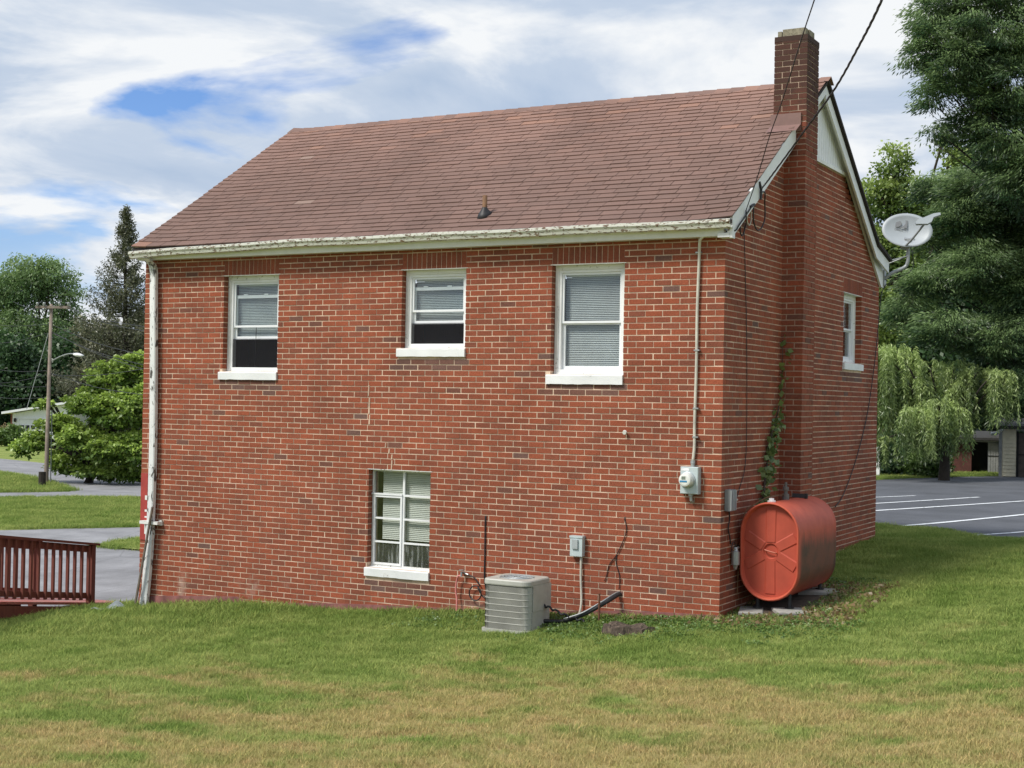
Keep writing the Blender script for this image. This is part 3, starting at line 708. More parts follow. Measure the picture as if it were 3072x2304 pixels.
# rake boards and gable siding
def rake():
    x0, x1 = .006, RX1-.022
    ys = [-.185, .1, .64, CY0-.012]; x1 = RX1+.006; lo = [(y, roof_z(y)+.018) for y in ys]
    mb = MB(); mb.prism([(y, z) for y, z in lo] + [(y, z-.225) for y, z in reversed(lo)], 'x', x1-.03, x1); mb.build('rake_board', 'white_paint', house, label='white rake board from eave to chimney')
    mb = MB(); mb.prism([(y, z-.085) for y, z in lo] + [(y, z-.11) for y, z in reversed(lo)], 'x', x0, x1-.032); mb.build('soffit', 'white_paint', house)
    mb = MB(); mb.box((-.02, -.185, 4.075), (x1-.033, -.014, 4.12)); mb.prism([(-.18, 4.122), (-.014, 4.122), (-.014, 4.22), (-.18, 4.14)], 'x', x1-.06, x1-.033); mb.build('eave_return', 'trim_white', house)
    x1 = RX1-.022
    hi = [(CY1+.012, roof_z(CY1+.012)-.056), (3.25, 6.46-.066)]
    fr = [(3.25, 6.394)] + [(y, roof_z(y)-.056) for y in (5.9, 6.60)]
    mb = MB(); mb.prism(hi + [(y, z-.12) for y, z in reversed(hi)], 'x', x1-.03, x1); mb.build('rake_board', 'white_paint', house)
    mb = MB(); mb.prism(fr + [(6.60, 4.285), (5.9, 4.44), (3.25, 6.225)], 'x', x1-.028, x1-.001); mb.build('rake_board', 'white_paint', house, label='white rake board on the far slope')
    mb = MB(); mb.prism([(y, z-.005) for y, z in fr] + [(y, z-.03) for y, z in reversed(fr)], 'x', x0, x1-.032); mb.build('soffit', 'white_paint', house)
    mb = MB(); mb.prism([(4.55, 5.55), (5.9, 4.545), (6.60, 4.39), (6.60, 4.07), (6.50, 4.07), (5.62, 4.70), (4.60, 5.43)], 'x', .004, .034); mb.build('frieze_board', 'white_paint', house, label='white frieze board ending in a cornice return')
    mb = MB(); mb.box((-.02, 6.506, 4.07), (.033, 6.64, 4.37)); mb.build('eave_return', 'white_paint', house)
    # near-black strip along the far roof edge
    mb = MB(); ed = [(3.25, 6.468), (5.9, 4.668), (6.64, 4.50)]; mb.prism(ed + [(y, z-.048) for y, z in reversed(ed)], 'x', RX1-.006, RX1+.014); mb.build('roof_edge', 'roof_felt', house)
    y = 1.62; sd = bpy.data.objects.new('gable_siding', None)
    mb = MB(); mb.prism([(1.7, 5.45), (4.72, 5.45), (3.25, 6.36)], 'x', -.03, .002); sd = mb.build('gable_siding', 'trim_white', house, label='white vertical board siding in the gable peak')
    y = CY1+.005
    while y < 4.68:
        a, b = y+.004, y+.094; ta, tb = roof_z(a)-.07, roof_z(b)-.07
        m1 = MB(); m1.add([(.003,a,5.47),(.003,b,5.47),(.003,b,tb),(.003,a,ta),(.014,a+.012,5.47),(.014,b-.012,5.47),(.014,b-.012,tb),(.014,a+.012,ta)], [(4,5,6,7),(0,4,7,3),(5,1,2,6),(0,1,5,4)]); m1.build('siding_board', 'trim_white', sd); y += .1
    mb = MB(); mb.box((.002, CY1+.002, 5.42), (.036, 4.72, 5.468)); mb.build('band_board', 'old_paint', sd)
rake()

# ------------------------------------------------------------------ windows
def window(F, o, sill, kind):
    u0, u1, z0, z1 = o; BACK = .085
    def bx(mb, a, b, c, d, d0, d1):   # u a..b, z c..d, depth d0 (out) .. d1 (in)
        p = [F.P(a, c, d0), F.P(b, c, d0), F.P(b, d, d0), F.P(a, d, d0), F.P(a, c, d1), F.P(b, c, d1), F.P(b, d, d1), F.P(a, d, d1)]
        mb.add(p, [(0,1,2,3),(7,6,5,4),(0,4,5,1),(1,5,6,2),(2,6,7,3),(3,7,4,0)])
    def frame(mb, a, b, c, d, w, d0, d1, wb=None, wt=None):
        wb = w if wb is None else wb; wt = w if wt is None else wt
        bx(mb, a, a+w, c, d, d0, d1); bx(mb, b-w, b, c, d, d0, d1); bx(mb, a+w, b-w, c, c+wb, d0-.0015, d1); bx(mb, a+w, b-w, d-wt, d, d0-.0015, d1)
    lab = dict(w1='left upper window with raised lower sash', w2='short middle window with raised sash and screen', w3='right upper window with closed blinds', w4='basement steel casement window with peeling bars', g='narrow window in the gable end')[kind]
    if kind != 'w4':
        mb = MB(); frame(mb, u0+.004, u1-.004, z0+.002, z1-.004, .042, -BACK, -BACK-.09, .02, .05); w = mb.build('window', 'old_paint', house, label=lab)
        mb = MB(); frame(mb, u0+.047, u1-.047, z0+.023, z1-.055, .030, -BACK-.012, -BACK-.085); mb.build('frame', 'frame_paint', w)
        a, b, zt, zb = u0+.078, u1-.078, z1-.086, z0+.054
        meet = dict(w1=3.215, w2=3.378, w3=3.222, g=3.39)[kind]; lowb = dict(w1=3.03, w2=3.206, w3=zb, g=zb)[kind]; lowt = dict(w1=meet-.045+.42, w2=meet-.04+.32, w3=meet-.006, g=meet-.006)[kind]
        mb = MB(); frame(mb, a, b, meet-.028, zt, .026, -BACK-.03, -BACK-.052); s1 = mb.build('sash', 'vinyl', w)
        mb = MB(); bx(mb, a+.024, b-.024, meet, zt-.024, -BACK-.040, -BACK-.043); mb.build('pane', 'glass', s1)
        lz1 = dict(w1=3.61, w2=3.655).get(kind, min(lowt, zt-.002))
        mb = MB(); frame(mb, a+.002, b-.002, lowb, lz1, .034, -BACK-.056, -BACK-.080, .040, .04); s2 = mb.build('sash', 'vinyl', w)
        mb = MB(); bx(mb, a+.034, b-.034, lowb+.038, lz1-.038, -BACK-.066, -BACK-.069); mb.build('pane', 'glass', s2)
        if kind in ('w1', 'w2'):
            mb = MB(); bx(mb, a, b, zb-.004, lowb+.01, -BACK-.026, -BACK-.027); mb.build('insect_screen', 'insect_screen', w)
        hb = zt-.002; lb = dict(w1=3.05, w2=3.22, w3=zb+.02, g=3.39)[kind]
        mb = MB(); z = hb-.045; tilt = .017
        while z > lb:
            c0, c1 = F.P(a+.012, z, -BACK-.118), F.P(b-.012, z, -BACK-.118); q0, q1 = F.P(a+.012, z-.017, -BACK-.118+tilt), F.P(b-.012, z-.017, -BACK-.118+tilt)
            mb.add([c0, c1, q1, q0], [(0,1,2,3)]); z -= .0205
        bl = mb.build('blind_slats', dict(w1='blind_white', w2='blind_white', w3='blind_white', g='blind_white')[kind], w, fix=False, kind='stuff')
        mb = MB(); bx(mb, a+.006, b-.006, hb-.04, hb, -BACK-.105, -BACK-.135); bx(mb, a+.01, b-.01, lb-.012, lb+.004, -BACK-.112, -BACK-.132); mb.build('blind_rail', 'vinyl', w)
        if kind == 'w1':
            mb = MB(); mb.tube([F.P(a+.36, meet-.03, -BACK-.024), F.P(a+.37, zb+.01, -BACK-.024)], .004, 5); mb.build('cord', 'cable_black', w)
        mb = MB(); bx(mb, u0+.01, u1-.01, z0+.01, z1-.01, -.50, -.51); mb.build('room_dark', 'dark_interior', w)  # near-black panel stands in for the shade of the unlit room
        if kind in ('w1', 'w2'):
            for q in (.24, .58):
                mb = MB(); bx(mb, a+q-.035, a+q+.025, lz1-.004, lz1+.014, -BACK-.054, -BACK-.070); mb.build('sash_lock', 'vinyl', s2)
    else:
        mb = MB(); frame(mb, u0+.003, u1-.003, z0+.002, z1-.004, .022, -BACK, -BACK-.04); w = mb.build('window', 'old_paint', house, label=lab)
        um = (u0+u1)/2 - .012; rows = [z0+.02 + (z1-z0-.04)*k/4 for k in range(5)]
        mb = MB(); bx(mb, um-.014, um+.014, z0+.024, z1-.026, -BACK-.004, -BACK-.036); mb.build('mullion', 'sill_paint', w)
        mb = MB(); frame(mb, um+.015, u1-.026, z0+.026, rows[3]-.01, .024, -BACK+.010, -BACK-.024); s = mb.build('sash', 'sill_paint', w)
        mb = MB(); bx(mb, u0+.024, um-.015, rows[3]-.014, rows[3]+.010, -BACK+.002, -BACK-.03); bx(mb, um+.015, u1+.0, rows[3]-.006, rows[3]+.014, -BACK+.016, -BACK-.03); mb.build('rail', 'sill_paint', w)
        for k in (1, 2):
            for (a, b) in ((u0+.024, um-.015), (um+.041, u1-.052)):
                mb = MB(); bx(mb, a, b, rows[k]-.013, rows[k]+.009, -BACK+.004, -BACK-.02); mb.build('glazing_bar', 'sill_paint', w)
        for k in range(4):
            for (a, b) in ((u0+.024, um-.014), (um+.014, u1-.026)):
                mb = MB(); bx(mb, a, b, rows[k]+.004, rows[k+1]-.004, -BACK-.010, -BACK-.013); mb.build('pane', 'dirty_glass' if k == 0 else 'glass', w)
        mb = MB(); z = z1-.03
        while z > rows[1]+.03:
            for a, b in ((u0+.03, um-.004), (um+.012, u1-.12)):
                mb.add([F.P(a, z, -BACK-.07), F.P(b, z, -BACK-.07), F.P(b, z-.019, -BACK-.060), F.P(a, z-.019, -BACK-.060)], [(0,1,2,3)])
            z -= .0225
        mb.build('blind_slats', 'blind_cream', w, fix=False, kind='stuff')
        mb = MB(); bx(mb, u0+.01, u1-.01, z0+.01, z1-.01, -.40, -.41); mb.build('room_dark', 'dark_interior', w)  # same near-black panel, painting the basement room's darkness
    # masonry sill, steel lintel
    s0, s1, c0, c1 = sill; mb = MB(); n = 14; rings = []
    for k in range(n+1):
        u = s0 + (s1-s0)*k/n; j = random.uniform(-.003, .003); rings.append([F.P(u, c0+.004+j, .028), F.P(u, c1-.018+j, .030), F.P(u, c1-.012, .024), F.P(u, c1+.004, -BACK+.002), F.P(u, c0+.004, -BACK+.002)])
    mb.loft(rings); mb.build('sill', 'sill_paint', w)
    mb = MB(); bx(mb, u0-.02, u1+.02, z1-.003, z1+.004, .001, -BACK); mb.build('lintel', 'old_paint', w)
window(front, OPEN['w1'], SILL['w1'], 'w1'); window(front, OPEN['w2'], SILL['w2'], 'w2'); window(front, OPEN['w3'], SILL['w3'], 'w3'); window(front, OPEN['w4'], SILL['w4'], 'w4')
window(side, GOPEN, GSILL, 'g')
mb = MB(); mb.box((-8.296, -.010, .32), (-8.175, -.003, 1.22)); rb = mb.build('painted_patch', 'red_board', house, label='bright red painted patch behind the downspout')
mb = MB()
for z, h in ((.86, .06), (.70, .03), (.62, .02), (.40, .16)): mb.box((-8.215, -.0125, z), (-8.176, -.0105, z+h))
mb.build('white_smear', 'old_paint', rb)

# ------------------------------------------------------------------ oil tank
def stadium(w, h, n=18):
    r = w/2; s = (h-w)/2; pts = []
    for k in range(n+1): a = math.pi*k/n; pts.append((r*math.cos(a), s + r*math.sin(a)))
    for k in range(n+1): a = math.pi + math.pi*k/n; pts.append((r*math.cos(a), -s + r*math.sin(a)))
    return pts
def oil_tank():
    cx, y0, y1, cz, w, h = .40, .42, 1.87, .705, .665, 1.075
    t = thing('oil_tank', 'upright oval orange-red heating oil tank with grimy side', 'oil tank', (cx, (y0+y1)/2, .1))
    def ring(y, k=1.0, d=0): return [(cx+u*k+d*0, y, cz+v*(1-(1-k)*w/h)) for u, v in stadium(w, h)]
    mb = MB()
    mb.loft([ring(y0+.075, .885), ring(y0+.070, .905), ring(y0+.012, .925), ring(y0, .955), ring(y0+.01, .995), ring(y0+.03, 1.0), ring(y0+.055, .985), ring(y0+.09, .985), ring((y0+y1)/2, .99), ring(y1-.09, .985), ring(y1-.055, .985), ring(y1-.03, 1.0), ring(y1-.005, .99), ring(y1, .96), ring(y1+.02, .85)], cap0=False)
    mb.build('shell', 'tank_paint', t, smooth=True)
    mb = MB(); c = [(cx+u*.89, y0+.072, cz+v*.93) for u, v in stadium(w, h)]; inner = [(cx+.085*math.cos(a), y0+.067, cz+.085*math.sin(a)) for a in np.linspace(0, 2*math.pi, len(c)+1)[:-1]]
    dish = [(cx+.07*math.cos(a), y0+.085, cz+.07*math.sin(a)) for a in np.linspace(0, 2*math.pi, len(c)+1)[:-1]]
    mb.loft([c, inner, dish], cap0=False, cap1=True); end = mb.build('end_plate', 'tank_end', t, smooth=False)
    for ang, ln in ((90, .36), (-90, .36), (30, .22), (150, .22), (-30, .22), (-150, .22)):
        a = R(ang); d = Vector((math.cos(a), 0, math.sin(a))); n = Vector((-d.z, 0, d.x)); p0 = Vector((cx, y0+.070, cz)) + d*.10; p1 = Vector((cx, y0+.072, cz)) + d*(.10+ln)
        w0, w1 = .046, .050; vs = []
        for p, ww in ((p0, w0), (p1, w1)):
            vs += [p - n*(ww+.014), p - n*ww + Vector((0, -.010, 0)), p + n*ww + Vector((0, -.010, 0)), p + n*(ww+.014)]
        mb = MB(); mb.add(vs, [(0,1,5,4),(1,2,6,5),(2,3,7,6),(0,3,2,1),(4,5,6,7)]); mb.build('rib', 'tank_end', end)
    mb = MB(); mb.tube(smooth_path([(cx-.06, y0+.085, cz+.012), (cx-.055, y0+.045, cz+.012), (cx+.055, y0+.045, cz-.012), (cx+.06, y0+.085, cz-.012)], 4), .007, 8); mb.build('handle', 'tank_handle', end)
    for x in (cx-.17, cx+.19):
        for y in (y0+.16, y1-.16):
            mb = MB(); g = gz(x, y)+.035; mb.tube([(x, y, g), (x, y, cz-h/2+.10)], .021, 10); mb.tube([(x, y, g), (x, y, g+.012)], .05, 10); mb.build('leg', 'black_rubber', t)
    zt = cz+h/2
    mb = MB(); mb.tube([(cx-.03, y0+.16, zt-.02), (cx-.03, y0+.16, zt+.012)], .045, 12); mb.tube([(cx-.03, y0+.16, zt+.012), (cx-.03, y0+.16, zt+.035)], .028, 12); mb.build('cap', 'lamp_white', t)
    mb = MB(); x, y = cx-.02, y0+.62; mb.tube([(x, y, zt-.02), (x, y, zt+.06), (x, y, zt+.061), (x, y, zt+.10), (x, y, zt+.101), (x, y, zt+.14), (x, y, zt+.141), (x, y, zt+.19)], [.04, .04, .022, .022, .034, .034, .016, .016], 10); mb.build('vent_fitting', 'vent_metal', t)
    mb = MB(); mb.bar((cx-.07, y0+1.02, zt+.022), (cx+.07, y0+1.08, zt+.018), .035, .045); mb.tube([(cx+.075, y0+1.08, zt-.01), (cx+.075, y0+1.08, zt+.045)], .022, 8); mb.build('gauge', 'cable_black', t)
    mb = MB(); mb.tube(smooth_path([(cx-.02, y0+.6, zt+.05), (cx-.16, y0+.5, zt+.03), (cx-.28, y0+.35, zt-.05), (cx-.36, y0+.2, zt-.18), (.03, y0+.1, .6), (.03, y0+.05, .2)], 5), .007, 6); mb.build('fuel_line', 'copper_pipe', t)
    mb = MB(); mb.tube([(.055, .33, .74), (.055, .33, .70), (.055, .33, .69), (.055, .33, .55), (.055, .33, .545), (.055, .33, .50)], [.02, .03, .045, .045, .03, .015], 10); mb.tube([(.055, .30, .72), (.055, .42, .73)], .012, 8); mb.build('filter', 'galvanised', t)
    mb = MB(); mb.tube(smooth_path([(.055, .33, .74), (.05, .30, .80), (.045, .25, .78), (.04, .24, .70)], 4), .006, 6); mb.build('filter_hose', 'black_rubber', t)
oil_tank()
def slab(name, x, y, sx, sy, rz, label):
    g = gz(x, y); M = Matrix.Translation((x, y, g)) @ Matrix.Rotation(rz, 4, 'Z'); mb = MB()
    b = .008; rings = [[M @ Vector((cx*(sx/2-i), cy*(sy/2-i), z)) for cx, cy in ((-1,-1),(1,-1),(1,1),(-1,1))] for i, z in ((0, -.12), (0, .026), (b, .034))]
    mb.loft(rings); tag(mb.build(name, 'concrete'), label, 'block', 'concrete pads under the oil tank')
slab('concrete_pad', .20, .46, .26, .46, .3, 'flat concrete pad under the tank end nearest the wall corner')
slab('concrete_pad', .64, .48, .34, .40, .55, 'flat concrete pad under the outer front leg of the tank')
slab('concrete_pad', .60, 1.68, .42, .40, .1, 'flat concrete pad under the rear leg of the tank')

# ------------------------------------------------------------------ air conditioner
def rsq(cx, cy, s, r, z, n=7):
    out = []
    for (sx, sy, a0) in ((1, 1, 0), (-1, 1, 90), (-1, -1, 180), (1, -1, 270)):
        for k in range(n+1):
            a = R(a0 + 90*k/n); out.append((cx + sx*(s/2-r) + r*math.cos(a), cy + sy*(s/2-r) + r*math.sin(a), z))
    return out
def condenser():
    s, cx, cy = .565, -2.115, -.66; g = gz(cx, cy); z0, z1 = g-.02, .345
    t = thing('air_conditioner', 'cream louvred air conditioner condenser standing by the brick wall', 'air conditioner', (cx, cy, g))
    mb = MB(); mb.loft([rsq(cx, cy, s-.05, .08, z0+.03), rsq(cx, cy, s-.05, .08, z1-.06)]); mb.build('coil', 'ac_dark', t)
    mb = MB(); mb.loft([rsq(cx, cy, s+.02, .05, z0-.05), rsq(cx, cy, s+.02, .05, z0+.035)]); mb.build('base', 'ac_cream', t)
    mb = MB(); outer = [rsq(cx, cy, s, .09, z) for z in (0,)][0]; H = z1-.075-(z0+.035); rows = 7
    path = rsq(cx, cy, s-.012, .085, 0, 10)
    # louvre fins round the front, the left and the rounded front-right corner
    P = [Vector(p) for p in path]; per = []; acc = 0
    for i in range(len(P)):
        a, b = P[i], P[(i+1) % len(P)]; d = (b-a).length; n = (b-a).normalized() if d > 1e-6 else None
        if n is None: continue
        q = 0.0
        per.append((acc, acc+d, a, b)); acc += d
    pos = 0.0
    while pos < acc:
        for s0, s1, a, b in per:
            if s0 <= pos < s1:
                p = a.lerp(b, (pos-s0)/(s1-s0)); d = (b-a).normalized(); nrm = Vector((d.y, -d.x, 0)); break
        if not (p.x > cx + s*.42 and p.y > cy - s*.30):
            c = p + nrm*.002; mb.add([c + d*.0042 + Vector((0,0,z0+.035)), c - d*.0042 - nrm*.004 + Vector((0,0,z0+.035)), c - d*.0042 - nrm*.004 + Vector((0,0,z1-.07)), c + d*.0042 + Vector((0,0,z1-.07))], [(0,1,2,3)])
        pos += .0128
    mb.build('fin_grille', 'ac_cream', t, fix=False, kind='stuff')
    for k in range(1, rows):
        z = z0+.035 + H*k/rows; m2 = MB(); m2.loft([rsq(cx, cy, s-.012, .084, z-.004), rsq(cx, cy, s-.004, .087, z), rsq(cx, cy, s-.012, .084, z+.004)]); m2.build('band', 'ac_cream', t, smooth=True)
    mb = MB(); mb.box((cx+s/2-.02, cy-s*.28, z0+.235), (cx+s/2+.006, cy+s*.47, z1-.062)); mb.box((cx+s/2-.02, cy-s*.28, z0+.03), (cx+s/2-.002, cy+s*.44, z0+.232)); mb.build('service_panel', 'ac_cream', t, label='flat cream side panel')
    mb = MB(); rings = [rsq(cx, cy, s+.004, .09, z1-.062), rsq(cx, cy, s+.012, .095, z1-.05), rsq(cx, cy, s+.010, .095, z1-.012), rsq(cx, cy, s-.01, .09, z1)]
    n = len(rings[0]); hole = [(cx+.205*math.cos(math.atan2(y-cy, x-cx)), cy+.205*math.sin(math.atan2(y-cy, x-cx)), z1+.004) for x, y, z in rings[0]]
    h2 = [(x, y, z1-.055) for x, y, z in hole]; mb.loft(rings + [hole, h2], cap0=True, cap1=True); top = mb.build('top', 'ac_cream', t, smooth=False)
    mb = MB()
    for r in (.05, .085, .12, .155, .19):
        mb.tube([(cx+r*math.cos(a), cy+r*math.sin(a), z1+.006) for a in np.linspace(0, 2*math.pi, 33)], .0035, 5, cap=False)
    for k in range(8): a = k*math.pi/4; mb.tube([(cx+.04*math.cos(a), cy+.04*math.sin(a), z1+.008), (cx+.207*math.cos(a), cy+.207*math.sin(a), z1+.004)], .004, 5)
    mb.build('fan_guard', 'grey_metal', top, kind='stuff')
    mb = MB(); mb.tube([(cx, cy, z1-.05), (cx, cy, z1-.012)], .05, 14); mb.build('fan_motor', 'ac_dark', top)
    return cx, cy, s, g
ACX, ACY, ACS, ACG = condenser()
def lines():
    t = thing('refrigerant_lines', 'black insulated refrigerant lines running from wall to condenser', 'pipe', (-1.5, -.4, -.15))
    mb = MB(); mb.tube(smooth_path([(-1.165, .02, .165), (-1.18, -.05, .155), (-1.25, -.22, .085), (-1.42, -.36, -.03), (-1.62, -.44, -.115), (-1.80, -.5, -.13), (-1.86, -.55, -.12)], 6), .023, 10); mb.build('insulated_line', 'black_rubber', t, True)
    mb = MB(); mb.tube(smooth_path([(-1.175, .02, .19), (-1.20, -.07, .175), (-1.28, -.25, .095), (-1.44, -.40, -.02), (-1.62, -.49, -.09)], 6), .009, 8); mb.build('liquid_line', 'galvanised', t, True)
    mb = MB(); p = smooth_path([(-1.83, -.56, .045), (-1.74, -.55, .02), (-1.62, -.50, -.04), (-1.50, -.44, -.085), (-1.40, -.42, -.10)], 8)
    q = [v + Vector((0, .012*math.sin(i*1.1), .012*math.cos(i*1.1))) for i, v in enumerate(p)]; mb.tube(q, .012, 8); mb.build('wrapped_cable', 'cable_black', t, True)
lines()
mb = MB(); mb.tube([(-1.277, -.30, -.25), (-1.281, -.30, .195)], .012, 8); tag(mb.build('ground_rod', 'rust'), 'rusty metal stake standing in front of the black lines', 'stake')
def stump():
    n = 40; cx, cy = -.76, -.70; g = gz(cx, cy); rings = []
    for z, r in ((-.15, 1.12), (.0, 1.05), (.045, .98), (.07, .96)):
        ring = []
        for k in range(n):
            a = 2*math.pi*k/n; rr = r*(1 + .10*math.sin(3*a+1) + .06*math.sin(7*a) + .04*math.sin(17*a)); ring.append((cx + .27*rr*math.cos(a), cy + .19*rr*math.sin(a), g + z + (.018*math.sin(5*a+2) if z > .04 else 0)))
        rings.append(ring)
    rings.append([(cx + (x-cx)*.8, cy + (y-cy)*.8, z-.012) for x, y, z in rings[-1]])
    mb = MB(); mb.loft(rings); tag(mb.build('tree_stump', 'stump_wood'), 'low weathered tree stump in the grass before the wall', 'stump')
stump()

# ------------------------------------------------------------------ things fixed to the walls
def meter():
    t = thing('electric_meter', 'grey electric meter box with round glass meter near the corner', 'electric meter', (-.33, -.05, 1.45))
    x0, x1, z0, z1 = -.438, -.232, 1.322, 1.615
    mb = MB(); mb.loft([[(a, -y, b) for a, b in ((x0+i, z0+i), (x1-i, z0+i), (x1-i, z1-i), (x0+i, z1-i))] for i, y in ((0, .004), (0, .085), (.006, .092))]); mb.build('box', 'box_grey', t)
    cx, cz = -.350, 1.475
    def disc(y, r): return [(cx+r*math.cos(a), -y, cz+r*math.sin(a)) for a in np.linspace(0, 2*math.pi, 29)[:-1]]
    mb = MB(); mb.loft([disc(.088, .088), disc(.112, .088), disc(.116, .080)]); mb.build('socket_ring', 'grey_metal', t)
    mb = MB(); mb.loft([disc(.114, .076), disc(.165, .074), disc(.185, .066), disc(.19, .05)]); mt = mb.build('meter', 'meter_white', t, smooth=False)
    mb = MB(); mb.box((cx-.032, -.1935, cz+.008), (cx+.012, -.1905, cz+.040)); mb.build('display', 'meter_screen', mt)
    mb = MB(); mb.box((cx-.052, -.1932, cz-.022), (cx+.03, -.1905, cz-.004)); mb.build('label_strip', 'meter_blue', mt)
    mb = MB(); mb.box((-.425, -.0945, 1.572), (-.335, -.0922, 1.600)); mb.build('sticker', 'lamp_white', t)
    mb = MB(); mb.tube([(-.33, -.045, 1.33), (-.33, -.045, 1.30), (-.33, -.045, 1.299), (-.325, -.040, 1.25), (-.318, -.02, 1.235)], [.028, .028, .017, .017, .017], 10); mb.build('nipple', 'galvanised', t)
meter()
def conduit():
    t = thing('service_conduit', 'cream painted service cable running down the wall to the meter', 'conduit', (-.3, -.03, 2.8))
    mb = MB(); p = smooth_path([(.045, -.115, 4.150), (-.05, -.115, 4.135), (-.17, -.115, 4.115), (-.245, -.10, 4.075), (-.272, -.06, 4.0), (-.285, -.03, 3.85), (-.30, -.025, 3.3), (-.298, -.025, 2.7), (-.308, -.025, 2.1), (-.305, -.025, 1.85), (-.318, -.028, 1.68)], 5)
    mb.tube(p, .0165, 10); mb.build('cable', 'conduit_paint', t, True)
    mb = MB(); mb.tube([(-.318, -.032, 1.615), (-.318, -.032, 1.65), (-.318, -.03, 1.651), (-.318, -.03, 1.685)], [.022, .022, .028, .026], 10); mb.build('connector', 'galvanised', t)
    for z in (3.93, 2.87, 2.24, 1.93):
        mb = MB(); mb.box((-.325, -.045, z), (-.262, -.002, z+.016)); mb.build('clip', 'galvanised', t)
conduit()
def disconnect():
    t = thing('disconnect_box', 'small pale grey disconnect box on the wall right of condenser', 'electric box', (-1.68, -.04, .6))
    x0, x1, z0, z1 = -1.762, -1.610, .556, .775
    mb = MB(); mb.box((x0, -.075, z0), (x1, -.004, z1)); mb.box((x0-.006, -.083, z1-.012), (x1+.006, -.004, z1+.010)); mb.build('box', 'box_grey', t)
    mb = MB(); mb.prism([(x0+.03, z0+.085), (x1-.05, z0+.085), (x1-.05, z1-.03), (x0+.03, z1-.03)], 'y', -.095, -.0755); mb.build('cover', 'grey_metal', t)
    mb = MB(); mb.tube(smooth_path([(-1.642, -.03, .556), (-1.640, -.03, .30), (-1.628, -.03, .05), (-1.640, -.06, -.10), (-1.67, -.10, -.16)], 4), .0135, 8); mb.build('whip', 'conduit_paint', t, True)
disconnect()
def phone_box():
    t = thing('junction_box', 'weathered grey ribbed utility box hanging on the side wall by corner', 'electric box', (.05, .19, 1.25))
    mb = MB(); mb.box((.004, .10, 1.145), (.065, .275, 1.375)); bx_ = mb.build('box', 'shed_grey', t)
    for y in (.115, .165, .215, .262):
        mb = MB(); mb.box((.0655, y-.011, 1.15), (.078, y+.011, 1.37)); mb.build('rib', 'grey_metal', t)
    mb = MB(); mb.tube([(.07, .285, 1.26), (.07, .31, 1.26)], .012, 8); mb.build('knob', 'conduit_paint', t)
    mb = MB(); mb.tube(smooth_path([(.03, .17, 1.15), (.03, .19, 1.05), (.02, .18, .95), (.025, .22, .86), (.02, .26, .78)], 4), .008, 6); mb.tube(smooth_path([(.03, .21, 1.15), (.02, .32, 1.17), (.012, .55, 1.38), (.012, .74, 1.75), (.012, .70, 3.0), (.012, .56, 4.2), (.04, .45, 4.46)], 5), .0042, 6); mb.build('cable', 'cable_black', t, True)
phone_box()
def wall_cable(name, pts, r, mat, label, cat='cable'):
    mb = MB(); mb.tube(smooth_path(pts, 6), r, 7); return tag(mb.build(name, mat, None, True), label, cat)
wall_cable('wall_cable', [(-2.905, .01, .92), (-2.905, -.012, .90), (-2.903, -.012, .5), (-2.90, -.014, .2), (-2.85, -.02, .0)], .0085, 'cable_black', 'straight black cable dropping down the wall behind the condenser')
wall_cable('wall_cable', [(-1.12, .01, 1.035), (-1.12, -.012, 1.0), (-1.10, -.012, .86), (-1.20, -.012, .62), (-1.30, -.012, .48), (-1.335, -.012, .34), (-1.36, -.012, .30)], .005, 'cable_black', 'thin loose wire trailing down the wall right of the disconnect box')
wall_cable('wall_cable', [(-1.21, -.010, .60), (-1.215, -.012, .5), (-1.17, -.012, .36), (-1.175, -.014, .22)], .005, 'cable_black', 'short thin wire meeting the black pipes at the wall')
wall_cable('dish_cable', [(.06, 6.66, 4.12), (.03, 6.52, 3.95), (.03, 6.38, 3.5), (.03, 6.18, 2.9), (.02, 5.85, 2.16), (.02, 5.3, 1.55), (.02, 4.7, 1.1), (.02, 4.3, .95)], .0065, 'cable_black', 'black cable slanting across the gable wall from the dish')
def tap():
    t = thing('garden_tap', 'small wall tap with pink hose left of the condenser', 'tap', (-3.19, -.04, .2))
    mb = MB(); mb.tube([(-3.19, .0, .255), (-3.19, -.06, .255)], .014, 8); mb.tube([(-3.19, -.055, .27), (-3.19, -.06, .21)], .012, 8); mb.tube([(-3.19, -.06, .285), (-3.19, -.06, .292)], .03, 10); mb.tube([(-3.165, -.03, .25), (-3.11, -.03, .235)], .012, 8); mb.build('valve', 'galvanised', t)
    mb = MB(); mb.tube(smooth_path([(-3.195, -.06, .22), (-3.24, -.06, .20), (-3.262, -.06, .05), (-3.245, -.06, -.06), (-3.235, -.08, -.24)], 5), .011, 8); mb.build('pink_hose', 'hose_pink', t, True)
    c = Vector((-3.0, -.03, .03)); loop = [c + Vector((.085*math.cos(a), -.005*a, .085*math.sin(a))) for a in np.linspace(R(60), R(420), 26)]
    mb = MB(); mb.tube(smooth_path([(-3.11, -.03, .235), (-3.02, -.03, .20), (-2.955, -.03, .12)], 4) + loop + smooth_path([(-2.96, -.065, .10), (-2.90, -.05, .0), (-2.80, -.05, -.02)], 4), .008, 7); mb.build('black_hose', 'hose_black', t, True)
tap()
mb = MB(); mb.tube([(-1.129, .0, 1.966), (-1.129, -.03, 1.966), (-1.129, -.031, 1.966), (-1.129, -.05, 1.962)], [.012, .012, .026, .022], 10); tag(mb.build('wall_plug', 'meter_white'), 'tiny round white plug stuck on the plain brick wall', 'plug')
